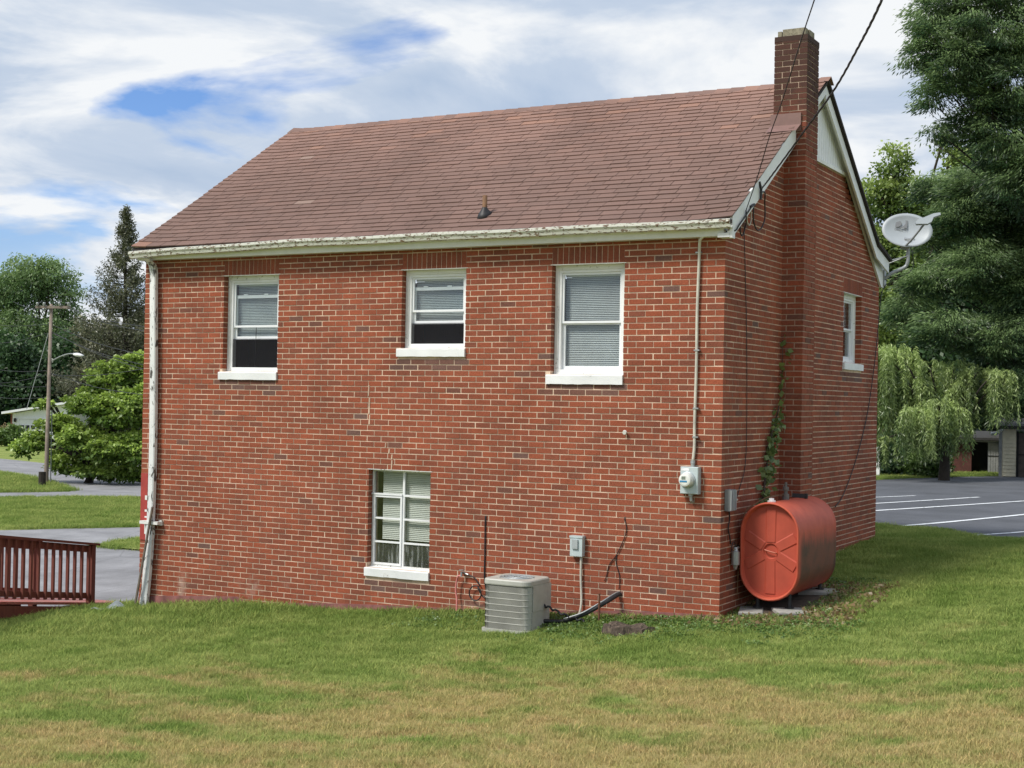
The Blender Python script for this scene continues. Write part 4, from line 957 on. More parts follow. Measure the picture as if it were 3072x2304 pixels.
def crack():
    mb = MB(); pts = [(4.545, 2.42), (4.545, 2.10), (4.50, 2.08), (4.50, 1.96), (4.40, 1.95)]
    marks = [(4.58, 4.60, 2.30, 2.10), (4.575, 4.592, 2.09, 1.97), (4.33, 4.345, 1.75, 1.69), (4.275, 4.295, 1.68, 1.62), (4.235, 4.25, 1.61, 1.55), (4.235, 4.25, 1.54, 1.425), (4.595, 4.61, 2.45, 2.32)]
    for a, b, z1, z0 in marks: mb.prism([(-a, z0), (-b, z0), (-b+.006, z1), (-a+.006, z1)], 'y', -.0045, -.001)
    mb.build('mortar_patch', 'mortar', house, label='pale filled crack stepping down to the basement window')
crack()

# ------------------------------------------------------------------ satellite dish
def text_mesh(body, size, M, mat, parent, name):
    cu = bpy.data.curves.new(name, 'FONT'); cu.body = body; cu.size = size; cu.align_x = 'CENTER'; cu.extrude = .0006
    o = bpy.data.objects.new('tmp', cu); COL.objects.link(o); bpy.context.view_layer.update()
    me = bpy.data.meshes.new_from_object(o); bpy.data.objects.remove(o); me.transform(M); me.materials.clear(); me.materials.append(MATS[mat])
    return link(bpy.data.objects.new(name, me), parent)
def dish():
    c = Vector((.34, 6.75, 4.93)); t = thing('satellite_dish', 'grey oval satellite dish on a bent mast at the roof corner', 'satellite dish', (.05, 6.66, 4.15))
    n = ((CAM - c).normalized() + Vector((.10, -.10, .42))).normalized(); r = Vector((0, 0, 1)).cross(n).normalized(); u = n.cross(r)
    roll = R(-7); r, u = r*math.cos(roll)+u*math.sin(roll), u*math.cos(roll)-r*math.sin(roll)
    A, B = .365, .265; S = lambda a, k: (c + r*(A*k*math.cos(a)) + u*(B*k*math.sin(a)) - n*(.07*(1-k*k)))
    rings = [[S(a, k) for a in np.linspace(0, 2*math.pi, 49)[:-1]] for k in (1.0, .85, .7, .5, .3, .1)]
    lip = [[p - n*.012 for p in rings[0]]]; back = [[S(a, k) - n*.02 for a in np.linspace(0, 2*math.pi, 49)[:-1]] for k in (.97, .5, .1)]
    mb = MB(); mb.loft(list(reversed(back)) + lip + rings); d = mb.build('reflector', 'dish_grey', t, smooth=True)
    def Mx(x, y, off=.010, rot=0):
        cs, sn = math.cos(rot), math.sin(rot); X, Y = r*cs+u*sn, u*cs-r*sn; k2 = (x/A)**2 + (y/B)**2; o = c + r*x + u*y - n*(.07*(1-k2) - off); M = Matrix.Identity(4)
        for i in range(3): M[i][0], M[i][1], M[i][2], M[i][3] = X[i], Y[i], n[i], o[i]
        return M
    # emblem: a dark half disc and a framed sweep beside it
    M = Mx(-.09, .105, .014); mb = MB(); arc = [(-.085+.085*math.sin(a), .060*math.cos(a)) for a in np.linspace(0, math.pi, 15)]
    mb.prism(arc, 'z', 0, .001)
    mb.prism([(-.03, -.060), (.085, -.060), (.085, .060), (.052, .060), (.060, .025), (.050, -.008), (.02, -.036)], 'z', 0, .001)
    mb.v = [tuple(M @ Vector(v)) for v in mb.v]; mb.build('emblem', 'dish_print', d)
    text_mesh('DIRECTV', .046, Mx(-.09, .003, .014), 'dish_print', d, 'lettering'); text_mesh('Slimline', .050, Mx(.055, -.135, .014, rot=R(6)), 'dish_print', d, 'lettering')
    foot = Vector((.045, 6.655, 4.20)); back_c = c - u*.24 - n*.10
    mb = MB(); mb.tube(smooth_path([foot, foot + Vector((.10, .02, .09)), (.30, 6.78, 4.38), (.345, 6.79, 4.46), (.35, 6.79, 4.60), (.35, 6.79, 4.74)], 6), .026, 12); mb.build('mast', 'dish_arm', t, True)
    mb = MB(); mb.box((.038, 6.60, 4.10), (.050, 6.72, 4.33)); mb.build('foot_plate', 'dish_arm', t)
    mb = MB(); mb.tube([(.345, 6.79, 4.55), (.05, 6.68, 4.42)], .009, 8); mb.tube([(.345, 6.77, 4.545), (.05, 6.60, 4.45)], .009, 8); mb.build('brace', 'galvanised', t)
    mb = MB(); mb.box((.30, 6.75, 4.68), (.40, 6.84, 4.80)); mb.tube([back_c + r*.06, back_c - r*.06], .03, 8); mb.build('bracket', 'dish_arm', t)
    arm0 = c - u*.25 - n*.03; arm1 = c + r*.25 + u*.03 + n*.36
    mb = MB(); mb.tube(smooth_path([arm0, arm0.lerp(arm1, .4) - u*.02, arm1], 6), .017, 8); mb.build('arm', 'dish_arm', t, True)
    mb = MB(); d0 = (r*.96 + u*.28).normalized(); nn = n; up = d0.cross(nn)
    prof = [(-.16, -.035), (-.165, -.005), (-.13, .03), (-.03, .05), (.10, .085), (.20, .085), (.205, .05), (.10, .03), (.06, -.035), (.0, -.06), (-.06, -.05)]
    vs = [arm1 + d0*a - up*b + nn*k for k in (-.03, .03) for a, b in prof]; m_ = len(prof)
    mb.add(vs, [tuple(range(m_)), tuple(range(2*m_-1, m_-1, -1))] + [(k, (k+1) % m_, m_+(k+1) % m_, m_+k) for k in range(m_)]); mb.build('receiver', 'dish_grey', t)
    mb = MB(); mb.tube(smooth_path([(.38, 6.80, 4.70), (.41, 6.82, 4.55), (.42, 6.82, 4.40), (.36, 6.80, 4.30), (.2, 6.74, 4.22), (.07, 6.67, 4.12)], 5), .005, 6); mb.build('cable', 'cable_black', t, True)
dish()

# ------------------------------------------------------------------ overhead cables to the house
def drop_cables():
    pts = [Vector((.165, .66, 4.70)), at(2311,532,15.0), at(2408,400,13.4), at(2500,273,11.9), at(2575,141,10.5), at(2645,0,9.0), at(2730,-230,7.4)]
    p = smooth_path(pts, 26); t = thing('service_drop', 'twisted black service cable rising from the gable eave', 'cable', tuple(pts[0]))
    for ph in (0, 2.1, 4.2):
        q = []
        for i, v in enumerate(p):
            d = (p[min(i+1, len(p)-1)] - p[max(i-1, 0)]).normalized(); x = d.orthogonal().normalized(); y = d.cross(x); a = i*.52 + ph; q.append(v + (x*math.cos(a) + y*math.sin(a))*.0052)
        mb = MB(); mb.tube(q, .0048, 6); mb.build('strand', 'cable_black', t, True)
    mb = MB(); mb.tube([(.150, .64, 4.78), (.165, .66, 4.70), (.165, .65, 4.58)], .014, 8); mb.build('clamp', 'black_rubber', t)
    mb = MB(); mb.tube(smooth_path([(.165, .64, 4.66), (.16, .80, 4.68), (.10, .98, 4.60), (.09, 1.02, 4.42), (.085, .92, 4.30), (.085, .78, 4.26), (.09, .64, 4.34), (.10, .60, 4.5), (.10, .62, 4.62)], 6), .008, 7); mb.build('drip_loop', 'cable_black', t, True)
    mb = MB(); mb.tube(smooth_path([(.14, .38, 4.52), (.10, .50, 4.46), (.09, .56, 4.36), (.09, .50, 4.28), (.09, .42, 4.32), (.10, .38, 4.42)], 6), .007, 7); mb.build('drip_loop', 'conduit_paint', t, True)
    mb = MB(); mb.tube([(.155, .34, 4.46), (.158, .46, 4.50)], .016, 8); mb.build('clamp', 'black_rubber', t)
    mb = MB(); mb.tube(smooth_path([(.16, .36, 4.46), (.162, .2, 4.36), (.16, -.02, 4.22), (.155, -.12, 4.15), (.06, -.14, 4.14)], 5), .009, 7); mb.build('tail', 'cable_black', t, True)
    pts = [Vector((.162, .18, 4.40)), at(2272,532,14.9), at(2307,414,13.9), at(2346,304,12.8), at(2408,106,10.9), at(2443,0,9.9), at(2500,-180,8.4)]
    t = thing('telephone_wire', 'single thin black wire crossing in front of the chimney', 'cable', tuple(pts[0]))
    mb = MB(); mb.tube(smooth_path(pts, 6), .005, 7); mb.build('wire', 'cable_black', t, True)
    mb = MB(); mb.tube(smooth_path([(.162, .18, 4.40), (.16, .20, 4.32), (.12, .30, 4.26), (.10, .26, 4.14), (.10, .18, 4.18), (.11, .17, 4.34)], 5), .008, 6); mb.build('loop', 'cable_black', t, True)
drop_cables()

# ------------------------------------------------------------------ ramp on the left
def ramp():
    a = Vector((-9.02, -3.6, -.16)); b = Vector((-9.49, -1.31, -.487)); e = Vector((-9.86, .66, -.768)); f = Vector((-10.15, 2.0, -.93))
    t = thing('wooden_ramp', 'red stained wooden wheelchair ramp with baluster railings', 'ramp', (-9.9, -.6, -.85))
    d = (e-a); dn = d.normalized(); out = Vector((-dn.y, dn.x, 0)).normalized()
    if out.x > 0: out = -out
    wid = 1.2; up = Vector((0, 0, 1)); n = int((f-a).length/.145)
    for i in range(n):   # deck boards across
        p = a.lerp(f, i/n); q = a.lerp(f, (i+1)/n - .03/n*1.5); mb = MB()
        vs = [p, q, q + out*wid, p + out*wid]; mb.add([v for v in vs] + [v - up*.035 for v in vs], [(0,1,2,3),(7,6,5,4),(0,4,5,1),(1,5,6,2),(2,6,7,3),(3,7,4,0)]); mb.build('deck_board', 'deck_wood', t)
    for o_ in (0.0, wid):
        mb = MB(); p, q = a + out*o_ - up*.04, e + out*o_ - up*.04
        mb.add([p - out*.02, q - out*.02, q - out*.02 - up*.07, p - out*.02 - up*.27, p + out*.02, q + out*.02, q + out*.02 - up*.07, p + out*.02 - up*.27], [(0,1,2,3),(7,6,5,4),(0,4,5,1),(1,5,6,2),(2,6,7,3),(3,7,4,0)]); mb.build('skirt_board', 'red_stain', t)
    def rail(o_, p0, p1, side):
        ln = (p1-p0).length; mb = MB(); H = .87
        mb.bar(p0 + out*o_ + up*H, p1 + out*o_ + up*H + dn*.12, .14, .032); mb.build('handrail', 'red_stain', t)
        mb = MB(); mb.bar(p0 + out*(o_+.0) + up*(H-.075), p1 + out*o_ + up*(H-.075), .038, .10); mb.build('top_rail', 'red_stain', t)
        mb = MB(); mb.bar(p0 + out*o_ + up*.12, p1 + out*o_ + up*.12, .038, .085); mb.build('bottom_rail', 'red_stain', t)
        k = 0
        while k*.168 < ln-.12:
            c = p1 - dn*(.12 + k*.168) + out*(o_ + side*.038); m2 = MB(); m2.bar(c + up*.055, c + up*(H-.03), .038, .036, up=dn); m2.build('baluster', 'red_stain', t); k += 1
        for c in (p1, p1 - dn*2.6):
            c = c + out*(o_ - side*.0); m2 = MB(); g = gz(c.x, c.y); m2.bar(Vector((c.x, c.y, g-.1)), c + up*(H-.02), .092, .092, up=dn); m2.build('post', 'red_stain', t)
    rail(0.0, a, e, -1); rail(wid, a, e + dn*.30, -1)
ramp()
mb = MB(); mb.bar((-8.20, -.20, -.66), (-7.985, -.112, .78), .045, .018); tag(mb.build('wood_lath', 'grey_board'), 'thin grey wooden lath leaning against the downspout', 'lath')
def drain():
    p = smooth_path([(-8.95, -.62, -.70), (-8.75, -.55, -.68), (-8.55, -.48, -.665), (-8.42, -.42, -.66)], 10); rad = [.042 + .007*(i % 2) for i in range(len(p))]
    mb = MB(); mb.tube(p, rad, 12); tag(mb.build('drain_pipe', 'black_rubber'), 'short black corrugated drain pipe lying in the grass', 'pipe')
    mb = MB(); rings = []
    for i, x in enumerate(np.linspace(-8.75, -8.28, 8)): rings.append([(x, y, gz(x, y) + .02 + .09*math.sin(j*1.2+i*.9)*.5 + .07*math.sin(math.pi*i/7)*math.sin(math.pi*j/6)) for j, y in enumerate(np.linspace(-.5, -.02, 7))])
    mb.loft(rings, closed=False, cap0=False, cap1=False); tag(mb.build('plastic_sheet', 'plastic_sheet', None, True, False), 'crumpled grey plastic sheet at the foot of downspout', 'plastic sheet')
drain()

# ------------------------------------------------------------------ trees
def unit(n): v = RNG.normal(size=(n, 3)); return v/np.linalg.norm(v, axis=1, keepdims=True)
def leaf_quads(P, size, aspect=.5, droop=.0, flat=.0, dirs=None, w=.0):
    n = len(P); a = unit(n)
    if dirs is not None: a = a*(1-w) + dirs*w
    a /= np.linalg.norm(a, axis=1, keepdims=True)
    a[:, 2] = a[:, 2]*(1-flat) - droop; a /= np.linalg.norm(a, axis=1, keepdims=True)
    b = np.cross(a, unit(n)); b /= np.linalg.norm(b, axis=1, keepdims=True)
    s = (size*RNG.uniform(.6, 1.3, n))[:, None]; a = a*s; b = b*s*aspect*.5
    return np.stack([P, P + a*.45 + b, P + a, P + a*.45 - b], 1)
def lobes_points(lobes, clumps, per, spread, shell=.55, squash=.7, tv=.16, ti=.17):
    vol = np.array([l[1]**2*l[2] if len(l) > 2 else l[1]**3 for l in lobes])**.75; cnt = np.maximum(2, (clumps*vol/vol.sum()).astype(int)); P, T, A = [], [], []
    for l, c in zip(lobes, cnt):
        r = l[1]; rz = l[2] if len(l) > 2 else r*.85
        d = unit(c)*(RNG.uniform(shell**3, 1, c)**(1/3))[:, None]; ctr = np.array(l[0])[None] + d*np.array([r, r, rz])[None]
        t = np.clip(.42 + .38*d[:, 2] + RNG.normal(0, tv, c), 0, 1)  # clumps high in a lobe lighter, low ones darker: shading put into tone
        off = RNG.normal(size=(c, per, 3)); rad2 = (off[:, :, :2]**2).sum(-1)
        q = ctr[:, None] + off*np.array([spread, spread, spread*squash]); q[:, :, 2] -= rad2*spread*.12   # each spray arches over and droops at its rim
        P.append(q.reshape(-1, 3)); T.append(np.clip(np.repeat(t, per) + ti*off[:, :, 2].ravel() + RNG.normal(0, .08, c*per), 0, 1))  # upper leaves of each spray lighter, lower ones darker, as painted relief
        g = d*np.array([1, 1, .25]) + unit(c)*.45; g[:, 2] -= .35; g /= np.linalg.norm(g, axis=1, keepdims=True); A.append(np.repeat(g, per, 0) + .35*(off*np.array([1, 1, 0])).reshape(-1, 3))
    return np.concatenate(P), np.concatenate(T), np.concatenate(A)
def limb_tubes(mb, base, lobes, r0, bend=.15, fork=.45):
    base = Vector(base); top = sum((Vector(l[0]) for l in lobes), Vector())/len(lobes); cr = base.lerp(top, fork)
    mb.tube([base - Vector((0,0,.3)), base, base.lerp(cr, .5) + Vector((RNG.normal()*bend, RNG.normal()*bend, 0)), cr], [r0*1.35, r0*1.15, r0*.9, r0*.75], 10)
    for l in lobes:
        e = Vector(l[0]); m_ = cr.lerp(e, .5) + Vector((RNG.normal()*bend*2, RNG.normal()*bend*2, .1*(e-cr).length)); p = smooth_path([cr, m_, e], 4); k = len(p); mb.tube(p, [r0*.55*(1-i/(k-1)) + .012 for i in range(k)], 6)
        for _ in range(3):
            q = p[int(RNG.integers(3, k))]; e2 = e + Vector(unit(1)[0])*l[1]*.8; mb.tube([q, q.lerp(e2, .55) + Vector((0, 0, .1)), e2], [r0*.2+.008, r0*.12+.006, .005], 5)
def tree(name, label, base, lobes, leaf, clumps, per, spread, size, aspect=.5, droop=.1, r0=.15, bark='bark', cat='tree', group=None, shell=.5, flat=0, squash=.7, fork=.45, spray=.35, tv=.16, ti=.17):
    lobes = [(tuple(l[0]), *l[1:]) for l in lobes]; t = thing(name, label, cat, tuple(base), group)
    mb = MB(); limb_tubes(mb, base, lobes, r0, fork=fork); mb.build('trunk', bark, t, True, fix=False)
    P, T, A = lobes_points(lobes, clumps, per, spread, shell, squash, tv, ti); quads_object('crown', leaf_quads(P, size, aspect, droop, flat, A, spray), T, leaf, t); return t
def lob(x, y, d, r, rz=None): p = at(x, y, d); return ((p.x, p.y, p.z), r) if rz is None else ((p.x, p.y, p.z), r, rz)
def on_ground(x, y, d): p = at(x, y, d); return (p.x, p.y, gz(p.x, p.y))
# the wood behind the parking lot
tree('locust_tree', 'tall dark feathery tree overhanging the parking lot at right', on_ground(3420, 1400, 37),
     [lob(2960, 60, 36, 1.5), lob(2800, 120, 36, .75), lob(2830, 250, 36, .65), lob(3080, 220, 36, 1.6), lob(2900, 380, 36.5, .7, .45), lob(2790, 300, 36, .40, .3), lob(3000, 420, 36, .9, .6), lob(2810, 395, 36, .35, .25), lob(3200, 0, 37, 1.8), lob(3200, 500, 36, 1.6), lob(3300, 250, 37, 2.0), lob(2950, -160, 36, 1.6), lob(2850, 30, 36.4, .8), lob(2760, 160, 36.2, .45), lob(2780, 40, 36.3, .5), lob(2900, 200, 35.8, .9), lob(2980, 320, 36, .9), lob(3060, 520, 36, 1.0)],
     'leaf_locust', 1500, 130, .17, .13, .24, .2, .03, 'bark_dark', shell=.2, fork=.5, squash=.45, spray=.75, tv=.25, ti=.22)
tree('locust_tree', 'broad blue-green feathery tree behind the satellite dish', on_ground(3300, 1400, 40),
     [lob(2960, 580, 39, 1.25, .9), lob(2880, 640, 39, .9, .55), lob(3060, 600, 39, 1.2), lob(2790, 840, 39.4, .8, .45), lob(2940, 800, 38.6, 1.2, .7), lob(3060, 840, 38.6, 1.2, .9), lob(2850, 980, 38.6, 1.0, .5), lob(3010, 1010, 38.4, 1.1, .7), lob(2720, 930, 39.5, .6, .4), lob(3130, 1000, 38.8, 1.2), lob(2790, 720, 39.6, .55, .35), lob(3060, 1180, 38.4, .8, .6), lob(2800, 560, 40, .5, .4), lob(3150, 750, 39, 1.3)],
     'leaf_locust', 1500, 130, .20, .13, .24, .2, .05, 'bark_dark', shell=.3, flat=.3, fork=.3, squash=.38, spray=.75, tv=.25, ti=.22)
tree('maple_tree', 'yellow-green tree showing just past the gable roof edge', on_ground(2650, 1400, 50),
     [lob(2680, 500, 50, .55, .8), lob(2640, 590, 50, .8), lob(2720, 590, 50, .85), lob(2620, 740, 50, .9), lob(2690, 760, 50, .9), lob(2640, 900, 50, 1.0), lob(2790, 640, 50.5, .7), lob(2600, 1000, 50, 1.2), lob(2850, 470, 50, .45), lob(2830, 420, 50, .3)],
     'leaf_light', 430, 62, .17, .15, .6, .1, .18, shell=.25, fork=.5)
for i, (x, d, lobes_) in enumerate([(2700, 56, [(2700, 900, 1.6), (2640, 1080, 1.6), (2760, 1100, 1.6), (2690, 1250, 1.6)]), (2850, 58, [(2860, 760, 1.9), (2820, 950, 1.9), (2920, 1000, 1.9), (2860, 1180, 1.9), (2900, 1300, 1.4)]), (3000, 57, [(3020, 700, 1.8), (3080, 900, 1.9), (3000, 1080, 1.9), (3060, 1230, 1.7), (2980, 500, 1.4)])]):
    tree('forest_tree', ['dark tree filling the wood just right of the house', 'dark tree in the middle of the wood behind the willow', 'dark tree of the wood behind the cream shed'][i], on_ground(x, 1400, d), [lob(a, b, d, r) for a, b, r in lobes_], 'leaf_dark', 420, 52, .32, .26, .6, .1, .25, 'bark_dark', group='dark trees of the wood', shell=.3)
def willow():
    base = on_ground(2832, 1418, 38); t = thing('weeping_willow', 'pale green weeping willow at the edge of the parking lot', 'tree', base); base = Vector(base)
    domes = [(2690, 1055, .62, 2.5, 1.6), (2650, 1060, .4, 2.4, 1.1), (2640, 1130, .45, 2.4, .8), (2785, 1095, .45, 1.9, .8), (2865, 1095, .5, 1.8, .7), (2935, 1115, .45, 1.5, .9), (2990, 1120, .5, 1.55, 1.0), (3020, 1140, .3, 1.2, .5), (2755, 1235, .45, 1.3, 1.3), (2810, 1210, .42, 1.5, 1.3), (2850, 1235, .38, 1.35, 1.1), (2650, 1320, .3, .9, .4), (2735, 1150, .45, 1.9, 1.0), (2890, 1150, .45, 1.5, .8), (2845, 1130, .5, 1.9, .9), (2720, 1220, .4, 1.6, .8), (2920, 1180, .5, .9, .6), (2870, 1180, .4, 1.1, .6)]
    mb = MB(); mb.tube([base - Vector((0,0,.3)), base, base + Vector((.02, 0, .55)), base + Vector((0, .05, .8))], [.20, .16, .13, .11], 12)
    Q, T = [], []
    for i, (x, y, rad, ln, wgt) in enumerate(domes):
        dd = 38 + RNG.uniform(-.5, .5) - (.8 if 8 <= i <= 10 else 0); c = at(x, y, dd); cr = base + Vector((0, .03, .6)); p = smooth_path([cr, cr.lerp(c, .6) + Vector((0, 0, .35)), c], 5); k = len(p); mb.tube(p, [.04*(1-j/(k-1)) + .008 for j in range(k)], 6)
        bun = [(RNG.uniform(0, 6.28), math.sqrt(RNG.uniform(.05, 1)), RNG.normal(0, .13)) for _ in range(max(5, int(15*wgt)))]
        for s in range(int(80*wgt)):
            ba, br, bt = bun[s % len(bun)]; a = ba + RNG.normal()*.10; rr = rad*min(1, abs(br + RNG.normal()*.06)); st = Vector((c.x + rr*math.cos(a), c.y + rr*math.sin(a), c.z + .28*(1-(rr/rad)**2)*rad + RNG.normal()*.05)); L_ = ln*RNG.uniform(.45, 1.0); n = int(L_/.028)
            v = np.linspace(0, 1, n); arch = .20*rr/rad; wob = RNG.normal(0, .05, 2); 
            X = st.x + math.cos(a)*arch*(1-np.exp(-5*v)) + wob[0]*v*v; Y = st.y + math.sin(a)*arch*(1-np.exp(-5*v)) + wob[1]*v*v; Z = st.z + .10*np.sin(np.minimum(v*9, math.pi)) - L_*v
            gzv = gz(st.x, st.y) + .35; ok = Z > gzv; P = np.stack([X, Y, Z], 1)[ok]
            if len(P) < 3: continue
            Q.append(leaf_quads(P, .125, .20, 1.1)); T.append(np.clip(.90 - .75*v[ok] + 1.6*bt + RNG.normal(0, .08) + RNG.normal(0, .1, ok.sum()), 0, 1))  # tone falls down each strand: the crown's inner shade painted into leaf colour
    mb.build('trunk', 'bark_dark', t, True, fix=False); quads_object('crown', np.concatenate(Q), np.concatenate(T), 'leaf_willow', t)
willow()
# undergrowth below the willow
def shrub(label, x, y, d, w, h, leaf='leaf_shrub', n=160, size=.10, group='shrubs at the edge of the wood'):
    b = on_ground(x, y, d); t = thing('shrub', label, 'shrub', b, group); mb = MB()
    for k in range(5): a = RNG.uniform(0, 6.28); mb.tube([b, (b[0]+w*.3*math.cos(a), b[1]+w*.3*math.sin(a), b[2]+h*.8)], [.025, .008], 5)
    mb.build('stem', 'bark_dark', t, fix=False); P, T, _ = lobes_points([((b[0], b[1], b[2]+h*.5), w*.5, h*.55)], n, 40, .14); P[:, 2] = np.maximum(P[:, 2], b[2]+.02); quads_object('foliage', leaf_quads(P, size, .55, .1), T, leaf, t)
shrub('dark shrub beside the house wall under the willow', 2660, 1430, 41, 1.5, 1.1, 'leaf_dark'); shrub('bright leafy shrub left of the willow trunk', 2785, 1430, 40, 1.0, .8); shrub('dark undergrowth shrub between wall and willow trunk', 2730, 1430, 42, 1.6, 1.3, 'leaf_dark', 200); 
# sheds
def block(name, mat, parent, p0, p1, depth, z0, z1, label=None, back=None):
    p0, p1 = Vector(p0), Vector(p1); d = (p1-p0).normalized(); n = Vector((d.y, -d.x, 0))
    mb = MB(); q = [p0, p1, p1 - n*depth, p0 - n*depth]; mb.add([Vector((v.x, v.y, z0)) for v in q] + [Vector((v.x, v.y, z1)) for v in q], [(0,3,2,1),(4,5,6,7),(0,1,5,4),(1,2,6,5),(2,3,7,6),(3,0,4,7)]); return mb.build(name, mat, parent, label=label)
def sheds():
    ray = (CF + CR*.345); ray.z = 0; ray.normalize(); perp = Vector((ray.y, -ray.x, 0)); o41, o43 = at(3000, 1430, 41), at(2930, 1430, 43)
    def g(x): p = o41 + perp*((x-3000)/FPX*41*1.12); return Vector((p.x, p.y, 0))
    zb = .15
    a, b = g(2998), g(3150); t = thing('cream_shed', 'cream clapboard shed with dark garage doors at right edge', 'shed', (a.x, a.y, .3))
    w = block('wall', 'siding_cream', t, a, g(3040), 2.5, zb, 1.66); d = (b-a).normalized(); n = Vector((d.y, -d.x, 0)); z = .36
    block('corner_board', 'shed_grey', t, g(2996) + n*.012, g(3004) + n*.012, .1, zb, 1.68)
    while z < 1.62:
        mb = MB(); p, q = g(3006), g(3039); mb.add([p + n*.004 + Vector((0,0,z+.10)), q + n*.004 + Vector((0,0,z+.10)), q + n*.022 + Vector((0,0,z)), p + n*.022 + Vector((0,0,z)), p + Vector((0,0,z)), q + Vector((0,0,z))], [(0,1,2,3),(3,2,5,4)]); mb.build('clapboard', 'siding_cream', w, fix=False); z += .105
    block('door', 'shed_brown', t, g(3046) - n*.03, g(3150) - n*.03, .1, zb, 1.62); block('door_frame', 'shed_dark', t, g(3040) + n*.01, g(3046) + n*.01, .1, zb, 1.66); block('door_rail', 'shed_dark', t, g(3047), g(3150), .05, .98, 1.0)
    block('wall', 'shed_grey', t, g(3040) + n*.005, g(3150) + n*.005, 2.4, 1.665, 1.9)
    rf = [g(2985) + n*.25 + Vector((0,0,1.74)), g(3170) + n*.25 + Vector((0,0,1.74)), g(3170) - n*2.6 + Vector((0,0,1.95)), g(2985) - n*2.6 + Vector((0,0,1.95))]
    mb = MB(); mb.add(rf + [v + Vector((0,0,.08)) for v in rf], [(0,1,2,3),(7,6,5,4),(0,4,5,1),(1,5,6,2),(2,6,7,3),(3,7,4,0)]); mb.build('roof', 'shed_roof', t)
    mb = MB(); mb.tube(smooth_path([g(3005) + n*.2 + Vector((0,0,1.72)), g(2990) + n*.22 + Vector((0,0,1.6)), g(2976) + n*.2 + Vector((0,0,1.58))], 4), .05, 8); mb.build('gutter', 'galvanised', t, True)
    def h(x): p = o43 + perp*((x-2930)/FPX*43*1.12); return Vector((p.x, p.y, 0))
    t = thing('old_shed', 'low red shed with open dark bay and grey plank door', 'shed', (h(2900).x, h(2900).y, .3))
    block('wall', 'shed_red', t, h(2866), h(2916), 2.2, zb, 1.20); block('post', 'shed_grey', t, h(2860) + n*.02, h(2865) + n*.02, .1, zb, 1.15); block('dark_bay', 'shed_dark', t, h(2917) - n*.4, h(2957) - n*.4, 1.8, zb, 1.3)  # open bay is a solid near-black block, its shade put into the colour
    dr = block('door', 'shed_grey', t, h(2958) + n*.03, h(2993) + n*.03, .06, zb, 1.27)
    for x in (2958, 2964.5, 2971, 2977.5, 2984): block('plank', 'shed_grey', dr, h(x+.5) + n*.045, h(x+6) + n*.045, .012, zb, 1.26)
    block('hinge_strap', 'shed_dark', dr, h(2958) + n*.06, h(2993) + n*.06, .01, .86, .885)
    block('lintel', 'shed_grey', t, h(2860) + n*.06, h(2995) + n*.06, .1, 1.285, 1.34)
    rf = [h(2850) + n*.3 + Vector((0,0,1.35)), h(3000) + n*.3 + Vector((0,0,1.35)), h(3000) - n*2.3 + Vector((0,0,1.52)), h(2850) - n*2.3 + Vector((0,0,1.52))]
    mb = MB(); mb.add(rf + [v + Vector((0,0,.07)) for v in rf], [(0,1,2,3),(7,6,5,4),(0,4,5,1),(1,5,6,2),(2,6,7,3),(3,7,4,0)]); mb.build('roof', 'shed_roof', t)
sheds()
mb = MB(); p = at(2634, 1370, 40); mb.box((p.x-.06, p.y-.05, gz(p.x, p.y)), (p.x+.06, p.y+.05, p.z+.28)); tag(mb.build('white_post', 'trim_white'), 'white post seen just beyond the far house corner', 'post')

# ---------------------------------------------------------------- west side
tree('willow_oak', 'big airy light green tree at the far left', on_ground(60, 1340, 116),
     [lob(70, 850, 116, 2.6), lob(150, 830, 116, 2.0), lob(-30, 900, 116, 2.6), lob(190, 950, 116, 1.5), lob(60, 1000, 115, 2.6), lob(150, 1010, 115, 1.8), lob(-20, 1080, 115, 2.4), lob(215, 890, 116, .9), lob(110, 1110, 114, 2.2)],
     'leaf_far_light', 900, 52, .36, .30, .35, .5, .35, shell=.2)
for i, (x, d, ll) in enumerate([(40, 110, [(30, 1140, 2.6), (90, 1200, 2.6), (-30, 1230, 2.6), (60, 1290, 2.2), (10, 1060, 2.0)]), (200, 112, [(200, 1120, 2.6), (150, 1180, 2.4), (240, 1060, 2.2), (230, 1220, 2.6), (170, 1290, 2.4)]), (330, 110, [(330, 1050, 2.4), (280, 1000, 1.3), (400, 1080, 2.6), (330, 1180, 2.6), (420, 1220, 2.6), (270, 1150, 2.2), (440, 980, 1.6)])]):
    tree('shade_tree', ['dark green tree behind the white garage', 'dark tree behind the utility pole', 'olive tree mass below the spire of the conifer'][i], on_ground(x, 1340, d), [lob(a, b, d, r) for a, b, r in ll], ['leaf_dark', 'leaf_dark', 'leaf_conifer'][i], 460, 50, .45, .36, .6, .1, .4, 'bark_dark', group='dark trees along the west side', shell=.25)
